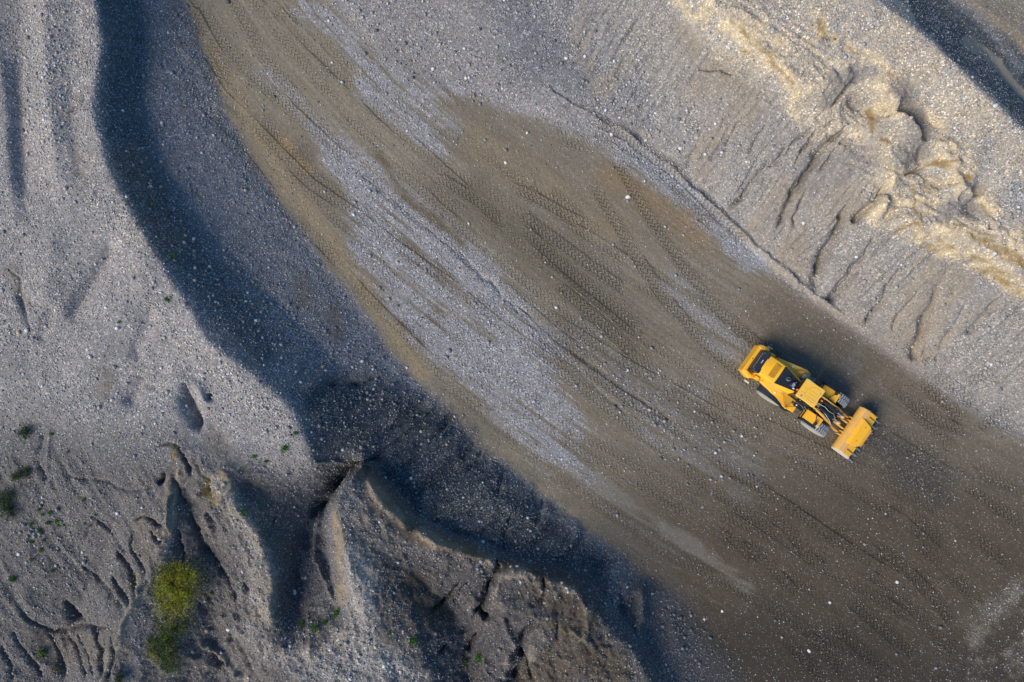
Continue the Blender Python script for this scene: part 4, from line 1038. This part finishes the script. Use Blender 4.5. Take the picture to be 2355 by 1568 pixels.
# front fenders
for sy in (-1, 1):
    pr = [(X, Z) for X, Z in [(.42, 1.35), (.52, 1.62), (.66, 1.76), (1.62, 1.80), (1.66, 1.76), (.72, 1.70), (.60, 1.60), (.50, 1.33)]]
    f_ = MB().prism(pr, sy * .66, sy * 1.30).build('front_fender', YEL, root, .012)
    MB().prism([(.40, 1.20), (.50, 1.64), (.64, 1.775), (1.45, 1.80), (1.52, 1.70), (.72, 1.67), (.62, 1.56), (.52, 1.20)], sy * 1.30, sy * 1.47).build('fender_flap', NAVY, f_, .012)
    MB().box((.47, sy * .98, 1.35), (.06, .95, .40)).build('mud_flap', NAVY, f_, .01)
    la = MB().tube([(.95, sy * .50, 1.95), (1.05, sy * .78, 2.02), (1.22, sy * 1.12, 2.02)], .028, 8).build('headlight_arm', BLK, root)
    MB().box((1.26, sy * 1.20, 1.98), (.16, .24, .22), rz=sy * .1).build('headlight', NAVY, la, .03)
    MB().box((1.345, sy * 1.20, 1.98), (.012, .18, .16), rz=sy * .1).build('lens', LAMP, la, .005)
    if sy < 0: MB().box((1.55, sy * 1.25, 1.815), (.14, .16, .02)).build('fender_patch', PALEP, f_, .004)

# lift arms: two long curved plates, cross tube, tilt linkage
ARM = [(.45, 2.18), (.60, 2.30), (1.30, 2.10), (2.10, 1.62), (2.75, 1.05), (3.30, .78), (3.48, .62), (3.42, .48), (3.15, .52), (2.55, .72), (1.90, 1.22), (1.20, 1.78), (.60, 2.02)]
for sy in (-1, 1):
    a_ = MB()
    vs_ = []; n = len(ARM)
    def yo(X): return float(np.interp(X, [.45, 1.4, 2.3, 3.0, 3.5], [.44, .47, .58, .60, .56]))
    vs_ = [(X, sy * (yo(X) - .045), Z) for X, Z in ARM] + [(X, sy * (yo(X) + .045), Z) for X, Z in ARM]
    a_.add(vs_, [tuple(range(n)), tuple(range(2 * n - 1, n - 1, -1))] + [(i, i + n, (i + 1) % n + n, (i + 1) % n) for i in range(n)])
    ao = a_.build('lift_arm', YELD, root, .008)
    MB().cyl((.62, sy * .30, 2.16), (.62, sy * .56, 2.16), .09, 16).build('pin', BLK, ao)
    MB().cyl((3.36, sy * .46, .62), (3.36, sy * .68, .62), .08, 16).build('pin', BLK, ao)
    # lift cylinder under the arm
    lc = MB().cyl((.75, sy * .30, 1.05), (1.75, sy * .36, 1.25), .085, 18).build('lift_cylinder', BLK, root)
    MB().cyl((1.75, sy * .36, 1.25), (2.15, sy * .42, 1.38), .045, 14).build('piston_rod', CHROME, lc)
    # tilt cylinder with bright rod and bell crank
    y_ = sy * .23
    tcx = MB().cyl((.80, y_, 2.22), (1.95, y_, 1.86), .10, 18).cyl((1.90, y_, 1.88), (2.02, y_, 1.84), .12, 18).build('tilt_cylinder', NAVY, root)
    MB().cyl((2.0, y_, 1.845), (2.62, y_, 1.62), .05, 16).build('piston_rod', CHROME, tcx)
    MB().prism([(2.50, 1.75), (2.72, 1.72), (2.82, 1.20), (2.70, .80), (2.55, .82), (2.45, 1.20)], y_ - .05 + sy * .0, y_ + .05).prism([(2.60, .95), (2.80, .98), (3.45, .92), (3.45, .80), (2.75, .82)], y_ - .045, y_ + .045).build('bell_crank', YELD, root, .01)
    MB().cyl((2.62, y_ - .09, 1.64), (2.62, y_ + .09, 1.64), .07, 14).build('rod_eye', PALEP, tcx)
MB().cyl((2.35, -.56, 1.16), (2.35, .56, 1.16), .13, 20).box((1.35, 0, 1.72), (.5, .34, .12), ry=.35).build('cross_tube', BLK, root)
for k, (y0_, y1_, z0_, m_) in enumerate(((-.10, -.06, 2.18, BLK), (-.04, .02, 2.22, PALEP), (.03, -.02, 2.2, BLK), (.09, .05, 2.16, BLK), (-.34, -.30, 2.2, PALEP), (.34, .31, 2.2, BLK), (-.14, .10, 2.12, PALEP), (.14, -.08, 2.1, BLK))):
    MB().tube([(.35, y0_, z0_ - .25), (.65, y0_, z0_), (1.1, y1_, z0_ - .08), (1.5, y0_, z0_ - .22), (1.95, y1_ * 1.5, z0_ - .42), (2.35, y0_ * 1.6, z0_ - .80)], .02, 6).build('hydraulic_hose', m_, root)
vb = MB()
for k in range(4): vb.box((.70 + .02 * k, -.22 + .15 * k, 2.06), (.22, .09, .12))
vb.build('valve_block', YELD, root, .01)

# bucket: floor on the ground, curved back, top lip leaning forward, raised spill guard, teeth
HB = 1.60
shell = [(3.62, .62), (3.50, .80), (3.47, 1.00), (3.56, 1.22), (3.74, 1.38), (3.90, 1.42), (4.20, 1.38), (4.68, 1.195), (4.67, 1.155), (4.20, 1.33), (3.90, 1.37), (3.77, 1.33), (3.61, 1.19), (3.52, 1.0), (3.55, .82), (3.70, .58), (4.1, .36), (4.95, .22), (4.95, .17), (4.05, .30), (3.85, .40)]
bk = MB().prism(shell, -HB, HB)
bko = bk.build('bucket', YELD, root, .006, 50)
# side zones of the top: bright folded plates with cut corners
for sy in (-1, 1):
    MB().sheet([(4.05, sy * .98, 1.425), (4.05, sy * (HB - .02), 1.425), (4.56, sy * (HB - .02), 1.262), (4.72, sy * (HB - .22), 1.205), (4.72, sy * .86, 1.205)], .03).build('top_plate', YEL, bko, .006)
    MB().prism([(3.55, 1.0), (3.62, 1.22), (3.95, 1.40), (4.75, 1.14), (4.97, .60), (5.05, .22), (4.0, .28), (3.62, .55)], sy * HB, sy * (HB + .05)).build('side_plate', PALEP if sy < 0 else YELD, bko, .01)
    MB().box((4.42, sy * 1.28, 1.335), (.56, .03, .03), ry=.34).build('stiffener', BLK, bko)
MB().add([(3.78, -.98, 1.40), (3.78, .98, 1.40), (4.00, .92, 1.56), (4.00, -.92, 1.56), (4.58, .76, 1.52), (4.58, -.76, 1.52), (4.80, .58, 1.42), (4.80, -.58, 1.42),
          (3.80, -.98, 1.34), (3.80, .98, 1.34), (4.02, .90, 1.36), (4.02, -.90, 1.36), (4.62, .72, 1.22), (4.62, -.72, 1.22), (4.78, .58, 1.36), (4.78, -.58, 1.36)],
         [(0,1,2,3), (3,2,4,5), (5,4,6,7), (8,9,1,0), (8,11,10,9), (11,13,12,10), (13,15,14,12), (7,6,14,15), (1,9,10,2), (2,10,12,4), (4,12,14,6), (0,3,11,8), (3,5,13,11), (5,7,15,13)]).build('spill_guard', YEL, bko, .008, 20)
MB().sheet([(3.76, -1.58, 1.40), (3.76, 1.58, 1.40), (4.03, 1.58, 1.455), (4.03, -1.58, 1.455)], .03).build('guard_base', DUST, bko, .006)
jg = MB()
for k in range(15):
    Y = -.63 + .09 * k; jg.box((4.82, Y, 1.385), (.05, .055, .06), ry=.3)
jg.box((4.80, 0, 1.39), (.03, 1.34, .05)).build('guard_edge', RUST, bko)
for Y in (-.52, .55): MB().box((4.28, Y, 1.545), (.05, .12, .02)).build('rust_spot', RUST, bko)
ce = MB().prism([(4.75, .20), (4.75, .26), (5.12, .22), (5.18, .17), (5.12, .15)], -HB - .03, HB + .03)
for k in range(7): ce.box((4.98, -1.38 + k * .46, .25), (.34, .30, .05), ry=.1)
ce.build('cutting_edge', STEEL, bko, .008)
for k in range(8):
    Y = -1.58 + k * 3.16 / 7
    MB().add([(5.0, Y - .06, .30), (5.0, Y + .06, .30), (5.56, Y + .035, .20), (5.56, Y - .035, .20), (5.0, Y - .06, .14), (5.0, Y + .06, .14), (5.56, Y + .035, .17), (5.56, Y - .035, .17)],
             [(0,1,2,3), (4,5,6,7), (0,1,5,4), (1,2,6,5), (2,3,7,6), (3,0,4,7)]).build('tooth', STEEL, bko, .01)
for sy in (-1, 1):
    for dy in (-.12, .12):
        MB().prism([(3.30, .55), (3.42, .50), (3.60, .55), (3.56, 1.15), (3.40, 1.0)], sy * (.56) + dy - .02, sy * (.56) + dy + .02).build('hinge_plate', YELD, bko, .006)

# ------------------------------------------------------------------ plants
def leaf_mat(name, stops):
    q = N(name); at_ = q.n('ShaderNodeAttribute'); at_.attribute_name = 'tone'
    q.l(q.ramp(at_.outputs['Fac'], stops), q.b.inputs['Base Color'])
    q.b.inputs['Roughness'].default_value = .6; q.b.inputs['Specular IOR Level'].default_value = .2
    return q.m
LF_Y = leaf_mat('yellow green leaves', [(0, (.05, .04, .012)), (.35, (.15, .19, .012)), (.8, (.34, .35, .015)), (1, (.52, .34, .02))])
LF_G = leaf_mat('dark green leaves', [(0, (.012, .030, .010)), (.5, (.028, .070, .012)), (.85, (.07, .13, .015)), (1, (.22, .26, .02))])
LF_B = leaf_mat('blue green leaves', [(0, (.012, .030, .016)), (.5, (.025, .06, .025)), (1, (.07, .12, .04))])
LF_N = leaf_mat('bright green leaves', [(0, (.02, .06, .005)), (.5, (.045, .14, .01)), (1, (.10, .24, .02))])
LF_D = leaf_mat('dry straw leaves', [(0, (.06, .055, .012)), (.6, (.18, .14, .03)), (1, (.32, .23, .06))])
BARK = mat('brown twigs', (.09, .06, .04), .9)
def foliage(name, m_, parent, lobes, n_tw, n_lf, ls, seed):
    """lobes: (x, y, z, rx, ry, rz) in the shrub's frame; twigs fan out from the base and carry small leaves"""
    r = random.Random(seed); V = []; F = []; T = []
    tw = MB()
    for t in range(n_tw):
        lo = r.choices(lobes, [l_[3] * l_[4] for l_ in lobes])[0]
        u_, ph_ = r.random() ** .5, r.uniform(0, 2 * math.pi); e_ = math.sqrt(max(0, 1 - u_ * u_))
        jit = r.uniform(.55, 1.28)
        if r.random() < .12: jit *= 1.25
        tip = Vector((lo[0] + lo[3] * u_ * math.cos(ph_) * jit, lo[1] + lo[4] * u_ * math.sin(ph_) * jit, lo[2] + lo[5] * e_ * r.uniform(.55, 1.1)))
        st_ = Vector((lo[0] * .75 + r.uniform(-.1, .1), lo[1] * .75 + r.uniform(-.1, .1), max(.05, lo[2] * .3)))
        mid = st_.lerp(tip, .55) + Vector((r.uniform(-.08, .08), r.uniform(-.08, .08), .12 * lo[5]))
        if t % 3 == 0: tw.tube([st_, mid, tip], [.012, .008, .003], 4)
        tone = min(1, max(0, r.gauss(.5, .22)))
        for k in range(n_lf):
            q_ = r.uniform(.45, 1.05)
            p = (st_.lerp(mid, q_ * 2) if q_ < .5 else mid.lerp(tip, (q_ - .5) * 2)) + Vector((r.gauss(0, 1), r.gauss(0, 1), r.gauss(0, .8))) * ls * 1.5
            d = Vector((r.gauss(0, 1), r.gauss(0, 1), r.gauss(.3, .6))).normalized(); w_ = d.orthogonal().normalized()
            w_ = (Matrix.Rotation(r.uniform(0, 6.28), 3, d) @ w_)
            s_ = ls * r.uniform(.6, 1.4); i0 = len(V)
            V += [p, p + d * s_ + w_ * s_ * .32, p + d * s_ * 2, p + d * s_ - w_ * s_ * .32]; F.append((i0, i0 + 1, i0 + 2, i0 + 3))
            T += [min(1, max(0, tone + r.gauss(0, .16)))] * 4
    me_ = bpy.data.meshes.new(name); me_.from_pydata([tuple(v) for v in V], [], F)
    a_ = me_.attributes.new('tone', 'FLOAT', 'POINT'); a_.data.foreach_set('value', T)
    me_.materials.append(m_)
    o_ = link(name, me_, parent)
    if parent is not None and tw.v: tw.build('stem', BARK, parent)
    return o_
def shrub(pxx, pyy, kind_m, lobes, n_tw, n_lf, ls, seed, label, cat='shrub', name='shrub', group=None):
    lobes = [(a_ * 1.15, b_ * 1.15, c_, d_ * 1.18, e_ * 1.18, f_) for a_, b_, c_, d_, e_, f_ in lobes]
    X, Y, Z = onground(pxx, pyy)
    e = bpy.data.objects.new(name, None); scene.collection.objects.link(e)
    e.location = (X, Y, Z - .05)
    foliage('foliage', kind_m, e, lobes, n_tw, n_lf, ls, seed)
    return tag(e, label, cat, group)
shrub(402, 1350, LF_Y, [(.2, .3, .3, 1.6, 1.35, 1.3), (1.1, .9, .3, 1.0, .8, 1.1), (.2, -.95, .3, 1.2, 1.0, 1.1), (-1.2, .3, .1, .9, 1.1, .7), (-1.6, -.9, .0, .5, .9, .4), (-.1, 1.25, .2, 1.2, .6, .9), (.9, -.3, .3, .9, .9, 1.1)], 1150, 15, .040, 3,
      'large yellow green shrub with orange tips on the clay ridge, widest bush in view')
shrub(394, 1474, LF_G, [(.35, 1.0, .2, 1.15, .8, 1.0), (-.2, .15, .2, 1.15, .8, .8), (.1, -.8, .2, .95, .85, .8), (-1.0, .3, .1, .7, .6, .5), (.1, -1.5, .1, .6, .5, .5)], 620, 15, .037, 4,
      'dark green bush growing just below the large yellow green shrub')
shrub(348, 1500, LF_Y, [(0, 0, 0, .45, .35, .35), (-.1, .6, 0, .3, .3, .25), (.35, -.35, 0, .25, .3, .3)], 90, 12, .028, 14, 'thin straggling yellow green plant left of the dark green bush', 'plant', 'plant')
shrub(22, 1155, LF_B, [(0, .4, .1, .62, .6, .7), (.1, -.45, .1, .55, .65, .6), (-.4, 0, .1, .4, .5, .5)], 300, 16, .034, 5, 'dark blue green shrub beside the left border of the gravel slope')
shrub(65, 1085, LF_B, [(0, 0, .05, .33, .42, .45)], 80, 14, .03, 6, 'feathery dark green plant, right one of the pair above the left shrub', 'plant', 'plant')
shrub(40, 1094, LF_G, [(0, 0, .05, .33, .3, .35)], 80, 14, .03, 7, 'low round green plant, left one of the pair above the left shrub', 'plant', 'plant')
shrub(62, 993, LF_B, [(0, 0, .05, .42, .42, .55)], 110, 14, .03, 8, 'spiky dark green tussock alone on the left gravel bank', 'plant', 'plant')
shrub(277, 1557, LF_B, [(0, 0, .05, .3, .45, .4)], 80, 14, .03, 9, 'blue green plant low on the slope left below the dark green bush', 'plant', 'plant')
shrub(483, 1112, LF_D, [(0, .3, 0, .5, .35, .12), (-.15, -.45, 0, .45, .5, .10)], 230, 14, .022, 10, 'dry olive and straw coloured mossy growth on the ridge above the large shrub', 'moss', 'moss_patch')
def cpx(a, b): return (a / 2.738 / 1.0875, (1135 + b / 2.738) / 1.0875)
GR_SL = 'small green weeds dotted over the lower left slope'
TUF = [  # x, y, radius m, label, group
 ((398,590), .16, 'single green weed in the dark shaded gravel right of the left crest, uppermost weed', None),
 ((385,688), .16, 'green two leaved weed on the lit gravel just left of the crest', None),
 ((413,627), .08, 'tiny green weed in the shaded gravel between two larger weeds at the crest', None),
 ((275,740), .10, 'tiny green weed alone in the middle of the left gravel bank', None),
 ((680,995), .14, 'green weed near the pointed end of the left crest', None),
 ((655,1030), .22, 'roundest bright green tuft on the gravel near the end of the left crest', None),
 ((585,1048), .14, 'small brownish green tuft left of the round bright green tuft', None),
 ((612,1060), .13, 'sparse green weed below the brownish tuft near the end of the left crest', None),
 ((950,1472), .26, 'dark green clump at the border of the lit cobbles and the shaded hollow', None),
 ((1102,1510), .30, 'largest dark green clump in the shaded hollow near the bottom border', None),
 ((1068,1520), .18, 'dark green clump just left of the largest clump near the bottom border', None),
 ((1005,1391), .20, 'dark green clump high in the shaded brown hollow', None),
 ((895,1455), .12, 'faint green weed left of the dark clump at the border of the cobbles', None),
 ((120,997), .12, 'small green weed right of the spiky tussock', None), ((157,1038), .10, 'small green weed below right of the spiky tussock', None),
 ((98,1500), .26, 'leafy green weed on the rilled clay fan at the lower left', None),
 (cpx(1455,945), .15, 'faint green weed right of the large yellow green shrub', None),
 (cpx(2065,1165), .20, 'green clump at the left in the row closing the dark valley', None), (cpx(2160,1190), .22, 'middle green clump in the row closing the dark valley', None),
 (cpx(2225,1150), .18, 'green clump right of the middle in the row closing the dark valley', None), (cpx(2310,1085), .26, 'largest green clump at the upper right of the row closing the dark valley', None),
 (cpx(1670,400), .20, 'olive green clump on the shaded side of the ochre crest', None),
 (cpx(85,855), .20, 'bright green weed near the left border below the scattered weeds', None),
]
for k, p in enumerate([(270,380),(290,415),(330,470),(395,455),(400,490),(440,485),(270,525),(300,590),(220,600),(285,655),(215,725),(655,415),(580,310),(580,475),(345,400),(220,480),(380,1455),(430,1465),(360,800)]):
    TUF.append((cpx(*p), [.12, .10, .14, .15, .12, .09][k % 6], 'small green weed, one of many dotted over the lower left slope', GR_SL))
protos = [foliage('weed', LF_N, None, [(0, 0, .02, .9, .8, .7)], 30, 12, .20, 40 + k).data for k in range(3)]
for o_ in [o for o in bpy.data.objects if o.name.startswith('weed')]: bpy.data.objects.remove(o_)
for k, (p, r_, lab, grp) in enumerate(TUF):
    X, Y, Z = onground(*p)
    o_ = link('weed', protos[k % 3]); o_.location = (X, Y, Z - .01); o_.scale = (r_, r_, r_); o_.rotation_euler = (0, 0, k * 2.1)
    tag(o_, lab, 'weed', grp)

# ------------------------------------------------------------------ single stones that stand out
def stone_mat(name, c):
    return mat(name, c, .8, dirt=.35, dcol=tuple(v * .6 for v in c))
SW, SG, ST = stone_mat('white limestone', (.58, .58, .57)), stone_mat('grey stone', (.22, .24, .27)), stone_mat('tan stone', (.42, .31, .20))
def boulder(pxx, pyy, s_, m_, label, fl=.7, rot=0.0, seed=0):
    X, Y, Z = onground(pxx, pyy)
    bm = bmesh.new(); bmesh.ops.create_icosphere(bm, subdivisions=3, radius=1)
    r = np.random.RandomState(seed + 100)
    pl = [(Vector(r.normal(size=3)).normalized(), r.uniform(.62, .92)) for _ in range(9)]
    for v in bm.verts:
        for n_, d_ in pl:
            e_ = v.co.dot(n_) - d_
            if e_ > 0: v.co -= n_ * e_ * .85
        v.co = Vector((v.co.x * s_[0], v.co.y * s_[1], v.co.z * min(s_) * fl))
    me_ = bpy.data.meshes.new('stone'); bm.to_mesh(me_); bm.free(); me_.materials.append(m_)
    me_.polygons.foreach_set('use_smooth', [True] * len(me_.polygons))
    o_ = link('stone', me_); o_.location = (X, Y, Z + min(s_) * .25); o_.rotation_euler = (0, 0, rot)
    tag(o_, label, 'stone')
for k, a_ in enumerate([
 (1444, 453, (.19, .15), SW, 'white stone on the brown haul road, brightest on the upper road'),
 (1443, 462, (.13, .10), SG, 'grey stone touching the bright white stone on the haul road'),
 (652, 1391, (.21, .13), SW, 'white oval stone lying in the dark valley above the green clumps'),
 (1141, 72, (.17, .12), SG, 'grey oval cobble on the upper gravel spread'),
 (823, 192, (.12, .11), SG, 'dark round stone near the top of the brown road'),
 (1115, 322, (.10, .10), SG, 'grey round stone in the middle of the upper road'),
 (1162, 374, (.12, .10), SW, 'pale stone by itself on the upper brown road'),
 (2112, 797, (.15, .13), ST, 'pale tan stone between the tyre prints above the loader'),
 (2067, 761, (.14, .11), SG, 'grey stone half way up a gully right of the berm'),
 (1493, 311, (.14, .12), ST, 'orange tan cobble above the berm of the haul road'),
 (1564, 341, (.15, .13), SW, 'pale cobble at the foot of the right bank above the berm'),
 (2288, 243, (.17, .12), SW, 'pale cobble on the crest of the right bank'),
 (280, 139, (.16, .13), SG, 'grey stone in the shade near the top of the left slope'),
 (391, 686, (.01, .01), SG, None),
 (525, 1447, (.14, .12), SW, 'white stone on the gravel right of the large shrub'),
 (968, 992, (.12, .10), ST, 'reddish brown stone on the dark slope above the notch'),
 (945, 1100, (.13, .11), SW, 'pale stone low on the dark slope'),
 (1108, 1264, (.14, .12), SW, 'pale stone at the top of the brown scarp'),
 (1103, 1252, (.11, .10), SG, 'small grey stone beside the pale stone at the top of the brown scarp'),
 (1660, 1405, (.12, .10), SW, 'pale stone on the dark soil at the foot of the bank'),
 (1860, 1496, (.17, .11), SW, 'white stone on the dark soil near the bottom border'),
 (2062, 1338, (.12, .11), SW, 'pale stone in the dark lower right soil'),
 (43, 765, (.16, .14), ST, 'largest pale tan boulder near the left border'),
 (62, 760, (.15, .13), SW, 'pale cobble beside the tan boulder near the left border'),
 (244, 707, (.12, .10), SW, 'white cobble on the left gravel bank'),
 (391, 684, (.11, .10), SG, 'grey cobble on the lit gravel beside the green weed at the crest'),
]):
    if a_[4]: boulder(*a_, rot=k * .9, seed=k)
